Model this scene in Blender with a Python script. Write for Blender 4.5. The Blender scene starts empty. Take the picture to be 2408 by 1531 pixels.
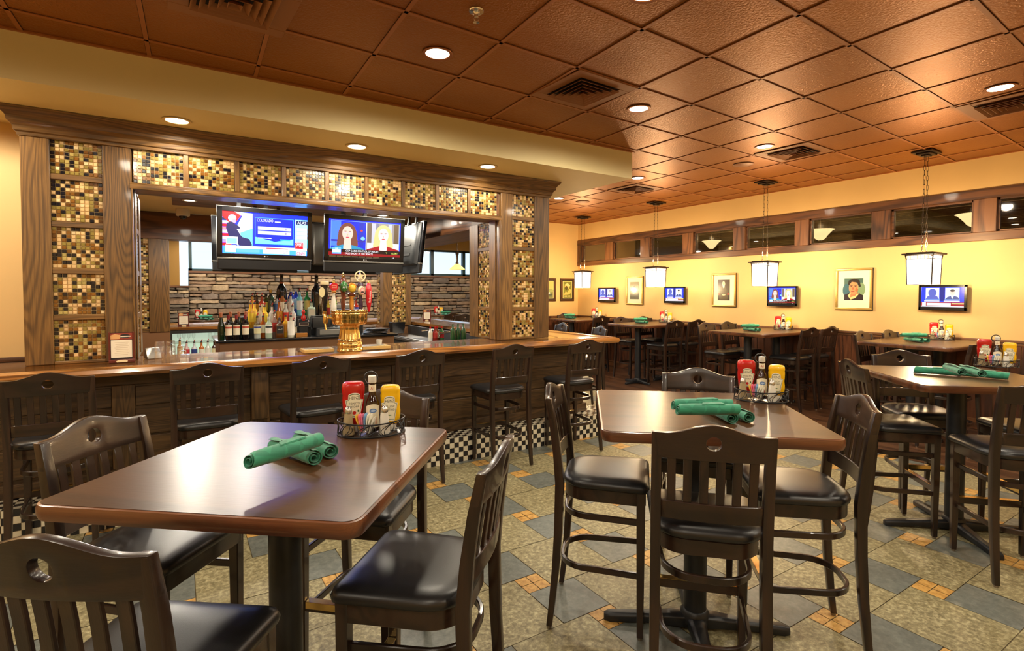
import bpy, bmesh, math, random
from mathutils import Matrix, Vector
R = random.Random(7)
PI = math.pi
sc = bpy.context.scene
COL = sc.collection
H = 1.64

# ------------------------------------------------------------------ helpers
def lin(r, g, b):
    f = lambda c: (c/255/12.92 if c/255 <= .04045 else ((c/255+.055)/1.055)**2.4)
    return (f(r), f(g), f(b), 1.0)

class MB:
    """collects faces; build() links them as ONE mesh object"""
    def __init__(s):
        s.v = []; s.f = []; s.c = []; s.m = []; s.M = Matrix(); s.mi = 0; s.col = None
    def add(s, vs, fs, col=None, mi=None):
        b = len(s.v)
        s.v += [s.M @ Vector(p) for p in vs]
        for f in fs:
            s.f.append([b+i for i in f]); s.c.append(col or s.col); s.m.append(s.mi if mi is None else mi)
        return s
    def box(s, x0, y0, z0, x1, y1, z1, **k):
        if x0 > x1: x0, x1 = x1, x0
        if y0 > y1: y0, y1 = y1, y0
        if z0 > z1: z0, z1 = z1, z0
        v = [(x0,y0,z0),(x1,y0,z0),(x1,y1,z0),(x0,y1,z0),(x0,y0,z1),(x1,y0,z1),(x1,y1,z1),(x0,y1,z1)]
        return s.add(v, [(3,2,1,0),(4,5,6,7),(0,1,5,4),(1,2,6,5),(2,3,7,6),(3,0,4,7)], **k)
    def cbox(s, cx, cy, cz, dx, dy, dz, **k):
        return s.box(cx-dx/2, cy-dy/2, cz-dz/2, cx+dx/2, cy+dy/2, cz+dz/2, **k)
    def rings(s, rings, closed=True, caps=True, **k):
        n = len(rings[0]); vs = [p for r in rings for p in r]; fs = []
        for i in range(len(rings)-1):
            for j in range(n if closed else n-1):
                a = i*n+j; b = i*n+(j+1) % n
                fs.append((a, b, b+n, a+n))
        if caps and closed:
            fs.append(tuple(range(n))[::-1]); m = (len(rings)-1)*n
            fs.append(tuple(range(m, m+n)))
        return s.add(vs, fs, **k)
    def lathe(s, prof, n=20, cx=0, cy=0, flute=0, nf=12, **k):
        rs = []
        for r, z in prof:
            rs.append([(cx+(r+(flute*r*math.cos(nf*2*PI*j/n)))*math.cos(2*PI*j/n), cy+(r+(flute*r*math.cos(nf*2*PI*j/n)))*math.sin(2*PI*j/n), z) for j in range(n)])
        return s.rings(rs, **k)
    def cyl(s, p0, p1, r0, r1=None, n=12, **k):
        r1 = r0 if r1 is None else r1
        p0 = Vector(p0); p1 = Vector(p1); d = (p1-p0).normalized()
        u = d.orthogonal().normalized(); w = d.cross(u)
        rs = [[p+u*(r*math.cos(2*PI*j/n))+w*(r*math.sin(2*PI*j/n)) for j in range(n)] for p, r in ((p0, r0), (p1, r1))]
        return s.rings(rs, **k)
    def tube(s, pts, r, n=6, closed=False, **k):
        P = [Vector(p) for p in pts]; m = len(P); rs = []; u = None
        for i in range(m):
            a = P[i-1] if (i > 0 or closed) else P[i]; b = P[(i+1) % m] if (i < m-1 or closed) else P[i]
            d = (b-a).normalized()
            u = d.orthogonal().normalized() if u is None else (u-d*u.dot(d)).normalized()
            w = d.cross(u)
            rs.append([P[i]+u*(r*math.cos(2*PI*j/n))+w*(r*math.sin(2*PI*j/n)) for j in range(n)])
        if closed: rs.append(rs[0])
        return s.rings(rs, caps=not closed, **k)
    def ribbon(s, pts, w, h, closed=False, **k):
        """rectangular section (w across in plan, h vertical) swept along a path lying in a horizontal plane"""
        P = [Vector(p) for p in pts]; m = len(P); rs = []
        for i in range(m):
            a = P[i-1] if (i > 0 or closed) else P[i]; b = P[(i+1) % m] if (i < m-1 or closed) else P[i]
            d = (b-a); d.z = 0; d.normalize(); q = Vector((-d.y, d.x, 0))*(w/2); z = Vector((0, 0, h/2))
            rs.append([P[i]-q-z, P[i]+q-z, P[i]+q+z, P[i]-q+z])
        if closed: rs.append(rs[0])
        return s.rings(rs, caps=not closed, **k)
    def prism(s, poly, z0, z1, **k):
        return s.rings([[(x, y, z0) for x, y in poly], [(x, y, z1) for x, y in poly]], **k)
    def quad(s, a, b, c, d, **k):
        return s.add([a, b, c, d], [(0, 1, 2, 3)], **k)
    def sphere(s, c, r, n=12, m=8, sz=1.0, **k):
        return s.lathe([(max(1e-4, r*math.sin(PI*i/m)), c[2]-r*sz*math.cos(PI*i/m)) for i in range(m+1)], n, c[0], c[1], **k)
    def build(s, name, mats, parent=None, bevel=0, seg=1, smooth=35, weld=False, rot=None, loc=None):
        bm = bmesh.new()
        bv = [bm.verts.new(p) for p in s.v]
        hascol = any(c is not None for c in s.c)
        cl = bm.loops.layers.float_color.new('Col') if hascol else None
        for f, c, mi in zip(s.f, s.c, s.m):
            try: fa = bm.faces.new([bv[i] for i in f])
            except ValueError: continue
            fa.material_index = mi
            if cl is not None:
                for l in fa.loops: l[cl] = c if c is not None else (1, 1, 1, 1)
        if weld: bmesh.ops.remove_doubles(bm, verts=bm.verts, dist=1e-5)
        bmesh.ops.recalc_face_normals(bm, faces=bm.faces) if not getattr(s, 'flat', False) else None
        if bevel:
            bm.normal_update()
            es = [e for e in bm.edges if len(e.link_faces) == 2 and e.calc_face_angle(0) > math.radians(40)]
            bmesh.ops.bevel(bm, geom=es, offset=bevel, segments=seg, affect='EDGES', clamp_overlap=True, profile=.6)
        me = bpy.data.meshes.new(name); bm.to_mesh(me); bm.free()
        for m in (mats if isinstance(mats, (list, tuple)) else [mats]): me.materials.append(m)
        if smooth:
            me.polygons.foreach_set('use_smooth', [True]*len(me.polygons))
            me.set_sharp_from_angle(angle=math.radians(smooth))
        o = bpy.data.objects.new(name, me); COL.objects.link(o)
        if parent is not None: o.parent = parent
        if rot is not None: o.rotation_euler = rot
        if loc is not None: o.location = loc
        return o

def tag(o, label, cat, group=None, kind=None):
    if label: o['label'] = label
    if cat: o['category'] = cat
    if group: o['group'] = group
    if kind: o['kind'] = kind
    return o
def thing(name, label, cat, loc=(0,0,0), rz=0, group=None):
    o = bpy.data.objects.new(name, None); COL.objects.link(o); o.empty_display_size = .05
    o.location = loc; o.rotation_euler = (0, 0, rz)
    return tag(o, label, cat, group)
def struct(o, label=None):
    o['kind'] = 'structure'
    if label: o['label'] = label
    return o
def dup(root, loc, rz=0, label=None, group=None, scale=None):
    r = root.copy(); COL.objects.link(r); r.location = loc; r.rotation_euler = (0, 0, rz)
    if scale: r.scale = scale
    if label: r['label'] = label
    if group: r['group'] = group
    for ch in list(root.children):
        c = ch.copy(); COL.objects.link(c); c.parent = r
        for g in list(ch.children):
            d = g.copy(); COL.objects.link(d); d.parent = c
    return r

_tx = {}
def text_mesh(body):
    if body not in _tx:
        cu = bpy.data.curves.new('lettering', 'FONT'); cu.body = body; cu.size = 1; cu.align_x = 'CENTER'; cu.resolution_u = 3
        o = bpy.data.objects.new('lettering', cu); COL.objects.link(o)
        dg = bpy.context.evaluated_depsgraph_get(); dg.update()
        me = bpy.data.meshes.new_from_object(o.evaluated_get(dg))
        V = [(v.co.x, v.co.y) for v in me.vertices]; F = [tuple(p.vertices) for p in me.polygons]
        bpy.data.objects.remove(o); bpy.data.curves.remove(cu); bpy.data.meshes.remove(me)
        _tx[body] = (V, F)
    return _tx[body]

class Paint(MB):
    """printed picture: flat shapes stacked in thin layers on a plane facing -Y; u to the right, v up (0..1)"""
    flat = True
    def __init__(s, W, Hh, y=0.0, eps=.00012):
        super().__init__(); s.W = W; s.H = Hh; s.y = y; s.eps = eps; s.n = 0
    glow = False
    def P(s, u, v): return ((u-.5)*s.W, s.y-s.n*s.eps, (v-.5)*s.H)
    def poly(s, pts, col):
        s.n += 1; col = s.g(col)
        a = sum(pts[i-1][0]*pts[i][1]-pts[i][0]*pts[i-1][1] for i in range(len(pts)))
        if a < 0: pts = pts[::-1]
        s.add([s.P(*p) for p in pts], [tuple(range(len(pts)))], col=col); return s
    def g(s, c): return c if not s.glow or c[2] > 2.2*max(c[0], c[1]) else tuple(x*.10 for x in c[:3])+(1,)
    def rect(s, u0, v0, u1, v1, col): return s.poly([(u0, v0), (u1, v0), (u1, v1), (u0, v1)], col)
    def ell(s, u, v, ru, rv, col, n=18): return s.poly([(u+ru*math.cos(2*PI*i/n), v+rv*math.sin(2*PI*i/n)) for i in range(n)], col)
    def text(s, body, u, v, h, col, wx=1.0, maxw=None):
        V, F = text_mesh(body); s.n += 1; col = s.g(col)
        k = h/.7*s.H
        if maxw:
            xs = [x for x, y in V]; w = (max(xs)-min(xs))*k*wx/s.W
            if w > maxw: wx *= maxw/w
        cx, _, cz = s.P(u, v)
        s.add([(cx+x*k*wx, s.y-s.n*s.eps, cz+y*k) for x, y in V], F, col=col); return s

# ------------------------------------------------------------------ materials
def nodes(name):
    m = bpy.data.materials.new(name); m.use_nodes = True
    nt = m.node_tree; b = nt.nodes['Principled BSDF']
    return m, nt, b
def N(nt, t, **k):
    n = nt.nodes.new(t)
    for a, v in k.items(): setattr(n, a, v)
    return n
def mathn(nt, op, a, b=None):
    n = N(nt, 'ShaderNodeMath', operation=op)
    for i, x in enumerate((a, b)):
        if x is None: continue
        if isinstance(x, (int, float)): n.inputs[i].default_value = x
        else: nt.links.new(x, n.inputs[i])
    return n.outputs[0]
def mixc(nt, fac, a, b, mode='MIX'):
    n = N(nt, 'ShaderNodeMix', data_type='RGBA', blend_type=mode)
    for i, x in ((0, fac), (6, a), (7, b)):
        if isinstance(x, (int, float, tuple)): n.inputs[i].default_value = x
        else: nt.links.new(x, n.inputs[i])
    return n.outputs[2]
def ramp(nt, fac, stops):
    n = N(nt, 'ShaderNodeValToRGB'); e = n.color_ramp.elements
    while len(e) < len(stops): e.new(.5)
    for i, (p, c) in enumerate(stops): e[i].position = p; e[i].color = c
    nt.links.new(fac, n.inputs[0]); return n.outputs[0]
def noise(nt, vec, scale, detail=3, rough=.5, dist=0):
    n = N(nt, 'ShaderNodeTexNoise'); n.inputs['Scale'].default_value = scale; n.inputs['Detail'].default_value = detail
    n.inputs['Roughness'].default_value = rough; n.inputs['Distortion'].default_value = dist
    if vec is not None: nt.links.new(vec, n.inputs['Vector'])
    return n.outputs['Fac']
def coords(nt, scale=(1,1,1), out='Object', loc=(0,0,0)):
    t = N(nt, 'ShaderNodeTexCoord'); mp = N(nt, 'ShaderNodeMapping')
    mp.inputs['Scale'].default_value = scale; mp.inputs['Location'].default_value = loc
    nt.links.new(t.outputs[out], mp.inputs['Vector']); return mp.outputs[0]
def bump(nt, b, h, strength=.3, dist=.01):
    n = N(nt, 'ShaderNodeBump'); n.inputs['Strength'].default_value = strength; n.inputs['Distance'].default_value = dist
    nt.links.new(h, n.inputs['Height']); nt.links.new(n.outputs[0], b.inputs['Normal'])
def P(name, base, rough=.5, metal=0, coat=0, spec=None, emit=None, es=0):
    m, nt, b = nodes(name)
    b.inputs['Base Color'].default_value = base; b.inputs['Roughness'].default_value = rough; b.inputs['Metallic'].default_value = metal
    b.inputs['Coat Weight'].default_value = coat; b.inputs['Coat Roughness'].default_value = .08
    if spec is not None: b.inputs['Specular IOR Level'].default_value = spec
    if emit: b.inputs['Emission Color'].default_value = emit; b.inputs['Emission Strength'].default_value = es
    return m
def wood(name, light, mid, dark, axis='Z', rough=.35, lines=9, s=1.0, coat=0, vary=.25, fine=.5):
    m, nt, b = nodes(name)
    i = 'XYZ'.index(axis); sv = [1.0, 1.0, 1.0]; sv[i] = .12 if lines < 30 else .09
    c1 = coords(nt, tuple(x*s for x in sv)); sf = [60*s]*3; sf[i] = 1.6*s
    c2 = coords(nt, tuple(sf))
    oi = N(nt, 'ShaderNodeObjectInfo')
    vm = N(nt, 'ShaderNodeVectorMath', operation='ADD'); nt.links.new(c1, vm.inputs[0])
    off = N(nt, 'ShaderNodeVectorMath', operation='SCALE'); off.inputs[0].default_value = (7, 5, 3); nt.links.new(oi.outputs['Random'], off.inputs['Scale'])
    nt.links.new(off.outputs[0], vm.inputs[1])
    n1 = noise(nt, vm.outputs[0], 4.5, 2, .45, .4)
    w = mathn(nt, 'SINE', mathn(nt, 'MULTIPLY', n1, lines*6.28))
    w = mathn(nt, 'MULTIPLY_ADD', w, .5); nt.nodes[-1].inputs[2].default_value = .36
    w = mathn(nt, 'POWER', w, 1.6)
    n2 = noise(nt, c2, 3.0, 4, .6)
    n3 = noise(nt, vm.outputs[0], 1.3, 2)
    f = mathn(nt, 'ADD', mathn(nt, 'MULTIPLY', w, .5 if lines < 15 else .30), mathn(nt, 'MULTIPLY', n2, fine))
    f = mathn(nt, 'ADD', f, mathn(nt, 'MULTIPLY', mathn(nt, 'SUBTRACT', n3, .5), .7))
    col = ramp(nt, f, [(.1, light), (.45, mid), (.85, dark)])
    hv = N(nt, 'ShaderNodeHueSaturation'); nt.links.new(col, hv.inputs['Color'])
    nt.links.new(mathn(nt, 'ADD', mathn(nt, 'MULTIPLY', oi.outputs['Random'], vary), 1-vary/2), hv.inputs['Value'])
    nt.links.new(hv.outputs[0], b.inputs['Base Color'])
    b.inputs['Roughness'].default_value = rough; b.inputs['Coat Weight'].default_value = coat; b.inputs['Coat Roughness'].default_value = .06
    bump(nt, b, n2, .12, .002)
    return m
def attrmat(name, rough=.5, emit=0, coat=0, spec=.5, alpha_clear=0):
    m, nt, b = nodes(name)
    a = N(nt, 'ShaderNodeAttribute', attribute_name='Col')
    b.inputs['Roughness'].default_value = rough; b.inputs['Coat Weight'].default_value = coat; b.inputs['Coat Roughness'].default_value = .05
    b.inputs['Specular IOR Level'].default_value = spec
    if emit:
        b.inputs['Base Color'].default_value = (.01, .01, .01, 1)
        nt.links.new(a.outputs['Color'], b.inputs['Emission Color']); b.inputs['Emission Strength'].default_value = emit
    else: nt.links.new(a.outputs['Color'], b.inputs['Base Color'])
    return m
def clear(name, tint=(1,1,1,1), gloss=.05, base=.08, rough=.03):
    """thin clear glass: transparent with a fresnel gloss"""
    m, nt, b = nodes(name); nt.nodes.remove(b)
    out = [n for n in nt.nodes if n.type == 'OUTPUT_MATERIAL'][0]
    t = N(nt, 'ShaderNodeBsdfTransparent'); t.inputs[0].default_value = tint
    g = N(nt, 'ShaderNodeBsdfGlossy'); g.inputs['Roughness'].default_value = rough
    lw = N(nt, 'ShaderNodeLayerWeight'); lw.inputs['Blend'].default_value = .25
    f = mathn(nt, 'MULTIPLY_ADD', lw.outputs['Facing'], .5); nt.nodes[-1].inputs[2].default_value = base
    mx = N(nt, 'ShaderNodeMixShader'); nt.links.new(f, mx.inputs[0]); nt.links.new(t.outputs[0], mx.inputs[1]); nt.links.new(g.outputs[0], mx.inputs[2])
    nt.links.new(mx.outputs[0], out.inputs[0]); return m
def paint(name, base, var=.06, rough=.6):
    m, nt, b = nodes(name)
    c = coords(nt)
    n = noise(nt, c, 2.2, 5, .6)
    hi = tuple(min(1, x*(1+var)) for x in base[:3])+(1,); lo = tuple(x*(1-var) for x in base[:3])+(1,)
    nt.links.new(mixc(nt, n, lo, hi), b.inputs['Base Color'])
    b.inputs['Roughness'].default_value = rough
    bump(nt, b, noise(nt, c, 180, 3), .06, .002)
    return m

OAKL, OAKM, OAKD = lin(158,116,60), lin(114,81,41), lin(54,37,20)
M = {}
for ax in 'XYZ':
    M['oak'+ax] = wood('oak_'+ax.lower(), OAKL, OAKM, OAKD, ax, .38, 34, .8, .15, .25, .85)
    M['dk'+ax] = wood('dark_stained_wood_'+ax.lower(), lin(54,36,26), lin(38,25,19), lin(22,14,11), ax, .28, 4, 1.6, .22, .2, .45)
    M['pan'+ax] = wood('walnut_panel_'+ax.lower(), lin(128,84,50), lin(94,59,36), lin(50,31,19), ax, .4, 7, .8, .1)
    M['bf'+ax] = wood('bar_front_oak_'+ax.lower(), lin(104,76,44), lin(70,50,29), lin(34,23,14), ax, .4, 22, .9, .1, .15, .75)
M['bartop'] = wood('lacquered_bar_oak', lin(182,122,58), lin(132,82,34), lin(72,43,18), 'X', .22, 8, .9, 1.0, .1)
M['bartopY'] = wood('lacquered_bar_oak_side', lin(182,122,58), lin(132,82,34), lin(72,43,18), 'Y', .22, 8, .9, 1.0, .1)
M['lam'] = wood('table_laminate', lin(80,51,29), lin(66,42,24), lin(52,33,20), 'X', .30, 3, 1.2, 0, .06, .35)
[n for n in M['lam'].node_tree.nodes if n.type == 'BSDF_PRINCIPLED'][0].inputs['Specular IOR Level'].default_value = .36
M['edge'] = wood('table_edge_wood', lin(120,72,42), lin(88,50,30), lin(56,32,20), 'X', .3, 4, 1.5, .3, .1)
M['wains'] = wood('wainscot_wood', lin(118,70,42), lin(84,48,30), lin(44,26,18), 'Z', .4, 5, 1.4, .1, .1)
WALL = (.74, .49, .20, 1)
M['wall'] = paint('yellow_plaster', WALL)
M['soffit'] = paint('cream_soffit_plaster', (.79, .66, .35, 1), .05)
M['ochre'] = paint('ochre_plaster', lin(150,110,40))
M['cream'] = paint('cream_plaster', lin(205,185,140))
M['brownp'] = paint('brown_laminate', lin(132,92,58), .03, .5)
M['black'] = P('black_powder_coat', lin(28,30,34), .42)
M['blackg'] = P('black_gloss_plastic', lin(20,21,24), .22, coat=.3)
M['blackm'] = P('black_matte', lin(30,30,31), .6)
M['dgrey'] = P('charcoal_plastic', lin(48,50,52), .45)
M['silver'] = P('silver_plastic', lin(126,124,118), .4, .2)
M['steel'] = P('brushed_steel', lin(190,188,182), .28, 1)
M['chrome'] = P('chrome', lin(220,220,220), .12, 1)
M['brass'] = P('polished_brass', (.74, .50, .17, 1), .17, 1)
M['bronze'] = P('dark_bronze', lin(62,50,40), .4, .7)
M['gold'] = P('gilt_frame', (.55, .36, .10, 1), .35, .7)
M['white'] = P('white_plastic', lin(225,222,212), .4)
M['mat'] = P('white_mat_board', lin(238,228,200), .8)
M['slot'] = P('dark_gap', lin(14,12,11), .8)
M['rubber'] = P('steel_glide', lin(150,140,125), .3, .8)
M['print'] = attrmat('printed', .55)
M['printg'] = attrmat('printed_gloss', .25, 0, .4)
M['screen'] = attrmat('lit_screen', .2, 8.0)
M['mosaic'] = attrmat('glass_mosaic', .16, 0, .6)
M['tile2'] = attrmat('checker_tile', .25, 0, .3)
M['stone'] = None
M['red'] = P('red_plastic', lin(190,20,16), .28, coat=.4)
M['mustard'] = P('yellow_plastic', lin(246,190,8), .3, coat=.4)
M['sauce'] = P('brown_glass', lin(40,18,10), .1, coat=.5)
M['pourer'] = P('red_pourer', lin(185,40,34), .35)
M['cork'] = P('cork_foil', lin(196,120,84), .5)
M['glass'] = clear('clear_glass')
M['pane'] = clear('window_pane', (.93,.95,.95,1), base=.04)
M['tpane'] = clear('transom_pane', (.8,.78,.74,1), base=.07)
M['glow'] = P('lamp_lens', (1,.9,.72,1), .4, emit=(1, .86, .62, 1), es=5)
M['glowc'] = P('lamp_lens_cool', (1,.95,.85,1), .4, emit=(1, .93, .8, 1), es=5)
M['trimring'] = P('copper_trim_ring', lin(150,84,40), .35, .5)
M['creamring'] = P('cream_trim_ring', lin(222,196,140), .45)
def leather():
    m, nt, b = nodes('black_vinyl'); c = coords(nt)
    b.inputs['Base Color'].default_value = lin(27,27,29); b.inputs['Roughness'].default_value = .36
    b.inputs['Coat Weight'].default_value = .15; b.inputs['Coat Roughness'].default_value = .3
    v = N(nt, 'ShaderNodeTexVoronoi'); v.inputs['Scale'].default_value = 420; nt.links.new(c, v.inputs['Vector'])
    bump(nt, b, v.outputs['Distance'], .12, .001); return m
M['vinyl'] = leather()
def cloth():
    m, nt, b = nodes('green_napkin_cloth'); c = coords(nt)
    ck = N(nt, 'ShaderNodeTexChecker'); ck.inputs['Scale'].default_value = 26
    cr = coords(nt); mp = nt.nodes[-1]; mp.inputs['Rotation'].default_value = (.3, .2, .78); nt.links.new(cr, ck.inputs['Vector'])
    ck.inputs['Color1'].default_value = lin(40,138,104); ck.inputs['Color2'].default_value = lin(30,122,92)
    nt.links.new(ck.outputs[0], b.inputs['Base Color']); b.inputs['Roughness'].default_value = .75
    b.inputs['Sheen Weight'].default_value = .3
    bump(nt, b, noise(nt, c, 500, 2), .15, .001); return m
M['cloth'] = cloth()
def ceilmat():
    m, nt, b = nodes('hammered_copper_tile'); c = coords(nt)
    n0 = noise(nt, c, 1.1, 3)
    nt.links.new(mixc(nt, n0, lin(132,74,22), lin(168,104,32)), b.inputs['Base Color'])
    b.inputs['Metallic'].default_value = .6; b.inputs['Roughness'].default_value = .4
    n = noise(nt, c, 62, 1.5, .5, .6)
    bump(nt, b, n, .55, .006); return m
M['ceil'] = ceilmat()
M['bar_t'] = P('copper_grid_bar', lin(165,100,50), .45, .2)
M['vent'] = P('copper_vent', lin(148,94,52), .5, .15)
def floorstone(name, ca, cb, cd, sc_, rough):
    m, nt, b = nodes(name); c = coords(nt)
    a = noise(nt, c, sc_, 5, .7, .3); n2 = noise(nt, c, 2.5, 3)
    col = ramp(nt, a, [(.32, cd), (.5, ca), (.68, cb)])
    col = mixc(nt, mathn(nt, 'MULTIPLY', n2, .5), col, ca)
    nt.links.new(col, b.inputs['Base Color']); b.inputs['Roughness'].default_value = rough
    bump(nt, b, a, .25, .004); return m
M['f_beige'] = floorstone('speckled_beige_tile', lin(140,130,96), lin(198,188,148), lin(82,74,50), 38, .45)
M['f_slate'] = floorstone('slate_tile', lin(106,110,104), lin(128,130,122), lin(84,88,84), 26, .4)
M['f_gold'] = floorstone('gold_mosaic_tile', lin(196,150,80), lin(220,178,104), lin(150,104,46), 30, .45)
M['f_grout'] = P('floor_grout', lin(178,158,120), .8)
M['f_wood'] = wood('dark_plank_tile', lin(112,78,54), lin(86,58,40), lin(56,37,26), 'Y', .3, 4, 1.0, .15, .1)
EXPO = 1.0
# ------------------------------------------------------------------ camera
YAW, PIT, ROL = [math.radians(a) for a in (32.3095, -1.65617, -.08103)]
FPX, CYP = 1240.63, 723.15
fw = Vector((math.sin(YAW)*math.cos(PIT), math.cos(YAW)*math.cos(PIT), math.sin(PIT)))
rt = Vector((math.cos(YAW), -math.sin(YAW), 0)); dn = fw.cross(rt)
cr, sr = math.cos(ROL), math.sin(ROL)
rt, dn = cr*rt+sr*dn, -sr*rt+cr*dn
cam = bpy.data.cameras.new('camera'); co = bpy.data.objects.new('camera', cam); COL.objects.link(co)
mw = Matrix.Identity(4)
for i in range(3): mw[i][0] = rt[i]; mw[i][1] = -dn[i]; mw[i][2] = -fw[i]
mw[0][3], mw[1][3], mw[2][3] = 0, 0, H
co.matrix_world = mw
cam.sensor_width = 36; cam.lens = FPX/2408*36; cam.shift_y = -(765.5-CYP)/2408; cam.clip_start = .02; cam.clip_end = 200
sc.camera = co
def at(u, v, x=None, y=None, z=None):
    d = rt*((u-1204)/FPX)+dn*((v-CYP)/FPX)+fw
    t = (z-H)/d.z if z is not None else (y/d.y if y is not None else x/d.x)
    return Vector((0, 0, H))+d*t

# ------------------------------------------------------------------ room shell
XW, YF, ZC = 8.116, 9.875, 3.259           # right wall, far wall, ceiling
XL, YB = -4.2, -3.2                        # the room goes on behind the camera
SX, SY, SZ = 4.447, 4.444, 2.952           # soffit over the bar
YEND = 13.4
mb = MB(); mb.box(XL-.2, YB-.2, -.12, XW+.3, YEND+.5, -.012)
fl = mb.build('floor', M['f_grout'], smooth=0); struct(fl)
# hopscotch stone tiles (18, 12 and 6 inch) as real tiles in one floor skin
m_ = .1535; gx0, gy0 = 1.592, 2.338; g = .0022
mb = MB()
def tile(x0, y0, x1, y1, mi):
    x0 = max(x0, XL); x1 = min(x1, 6.04); y0 = max(y0, YB); y1 = min(y1, YF+.5)
    if x1-x0 < .01 or y1-y0 < .01: return
    dz = R.uniform(-.0006, .0006)
    mb.quad((x0+g, y0+g, dz), (x1-g, y0+g, dz), (x1-g, y1-g, dz), (x0+g, y1-g, dz), mi=mi)
for p in range(-70, 70):
    for q in range(-40, 40):
        X = gx0+m_*(p+4*q); Y = gy0+m_*(-3*p+2*q)
        if not (XL-.7 < X < 6.6 and YB-.7 < Y < YF+1): continue
        for i in (0, 1):
            for j in (0, 1): tile(X+m_*i/2, Y+m_*j/2, X+m_*(i+1)/2, Y+m_*(j+1)/2, 2)
        tile(X, Y-2*m_, X+2*m_, Y, 1); tile(X-3*m_, Y-2*m_, X, Y+m_, 0)
struct(mb.build('floor_stone_tiles', [M['f_beige'], M['f_slate'], M['f_gold']], smooth=0))
mb = MB(); x = 6.045; k = 0
while x < XW:
    y = YB-((k*7) % 5)*.2
    while y < YEND:
        x1 = min(x+.148, XW); mb.quad((x+.0015, y+.0015, 0), (x1-.0015, y+.0015, 0), (x1-.0015, y+.9-.0015, 0), (x+.0015, y+.9-.0015, 0)); y += .9
    x += .15; k += 1
struct(mb.build('floor_plank_tiles', M['f_wood'], smooth=0))
mb = MB(); mb.box(XL, YF+.5, -.004, 6.04, YEND, 0); struct(mb.build('floor_rear', M['f_wood'], smooth=0))

# ceiling with grid
mb = MB(); mb.box(XL-.2, YB-.2, ZC, XW+.2, YEND+.4, ZC+.1); struct(mb.build('ceiling', M['ceil'], smooth=0))
go = Vector((2.433, 2.359)); gi = Vector((.657, .0296)); gj = Vector((.0148, .640))
mb = MB()
def clipseg(p, d, box):
    t0, t1 = -99, 99
    for a in (0, 1):
        lo, hi = box[a]
        if abs(d[a]) < 1e-9: continue
        a0, a1 = (lo-p[a])/d[a], (hi-p[a])/d[a]
        t0 = max(t0, min(a0, a1)); t1 = min(t1, max(a0, a1))
    return (p+d*t0, p+d*t1) if t1 > t0 else None
for n in range(-26, 26):
    for p, d in ((go+gi*n, gj.normalized()), (go+gj*n, gi.normalized())):
        for bx in (((XL, XW), (YB, SY)), ((SX, XW), (SY, YEND))):
            s_ = clipseg(p, d, bx)
            if not s_: continue
            a, b = s_; w = Vector((-d.y, d.x))*.0125
            mb.rings([[(q.x-w.x, q.y-w.y, ZC-.001), (q.x+w.x, q.y+w.y, ZC-.001), (q.x+w.x, q.y+w.y, ZC-.007), (q.x-w.x, q.y-w.y, ZC-.007)] for q in (a, b)])
            w2 = w*1.22
            mb.rings([[(q.x-w2.x, q.y-w2.y, ZC-.0004), (q.x+w2.x, q.y+w2.y, ZC-.0004), (q.x+w2.x, q.y+w2.y, ZC-.0012), (q.x-w2.x, q.y-w2.y, ZC-.0012)] for q in (a, b)], mi=1)
for x0, y0, x1, y1 in ((XL, SY-.024, SX+.024, SY), (SX, SY, SX+.024, YEND), (XW-.02, YB, XW, YF), (SX, YF-.02, XW, YF)):
    mb.box(x0, y0, ZC-.01, x1, y1, ZC)
struct(mb.build('ceiling_grid', [M['bar_t'], M['slot']], smooth=0))
mb = MB(); mb.box(XL, SY, SZ, SX, YEND+.2, ZC+.02); struct(mb.build('soffit_wall', M['soffit'], smooth=0))

# walls
T = .14
WZ0, WZ1 = 2.262, 2.872                    # transom band on the right wall
wins = [(10.90+.0, 9.99), (9.751, 8.912), (8.662, 7.842), (7.596, 6.767), (6.52, 5.682), (5.459, 4.602), (4.386, 3.525), (3.298, 2.429), (2.21, 1.34), (1.12, .25), (.03, -.84), (-1.06, -1.93)][1:]
mb = MB(); mb.box(XW, YB, 0, XW+T, YF, WZ0+.02); mb.box(XW, YB, WZ1-.02, XW+T, YF, ZC)
struct(mb.build('wall_right', M['wall'], smooth=0))
mb = MB(); mb.box(6.3, YF, 0, XW+T, YF+T, ZC); struct(mb.build('wall_far', M['wall'], smooth=0))
mb = MB(); mb.box(XL, 5.6, 0, -.97, 5.74, SZ); struct(mb.build('wall_left', M['wall'], smooth=0))
mb = MB(); mb.box(XL-.14, YB, 0, XL, YEND, ZC); struct(mb.build('wall_side', M['wall'], smooth=0))
mb = MB(); mb.box(XL, YB-.14, 0, XW+T, YB, ZC); struct(mb.build('wall_front', M['wall'], smooth=0))
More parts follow.
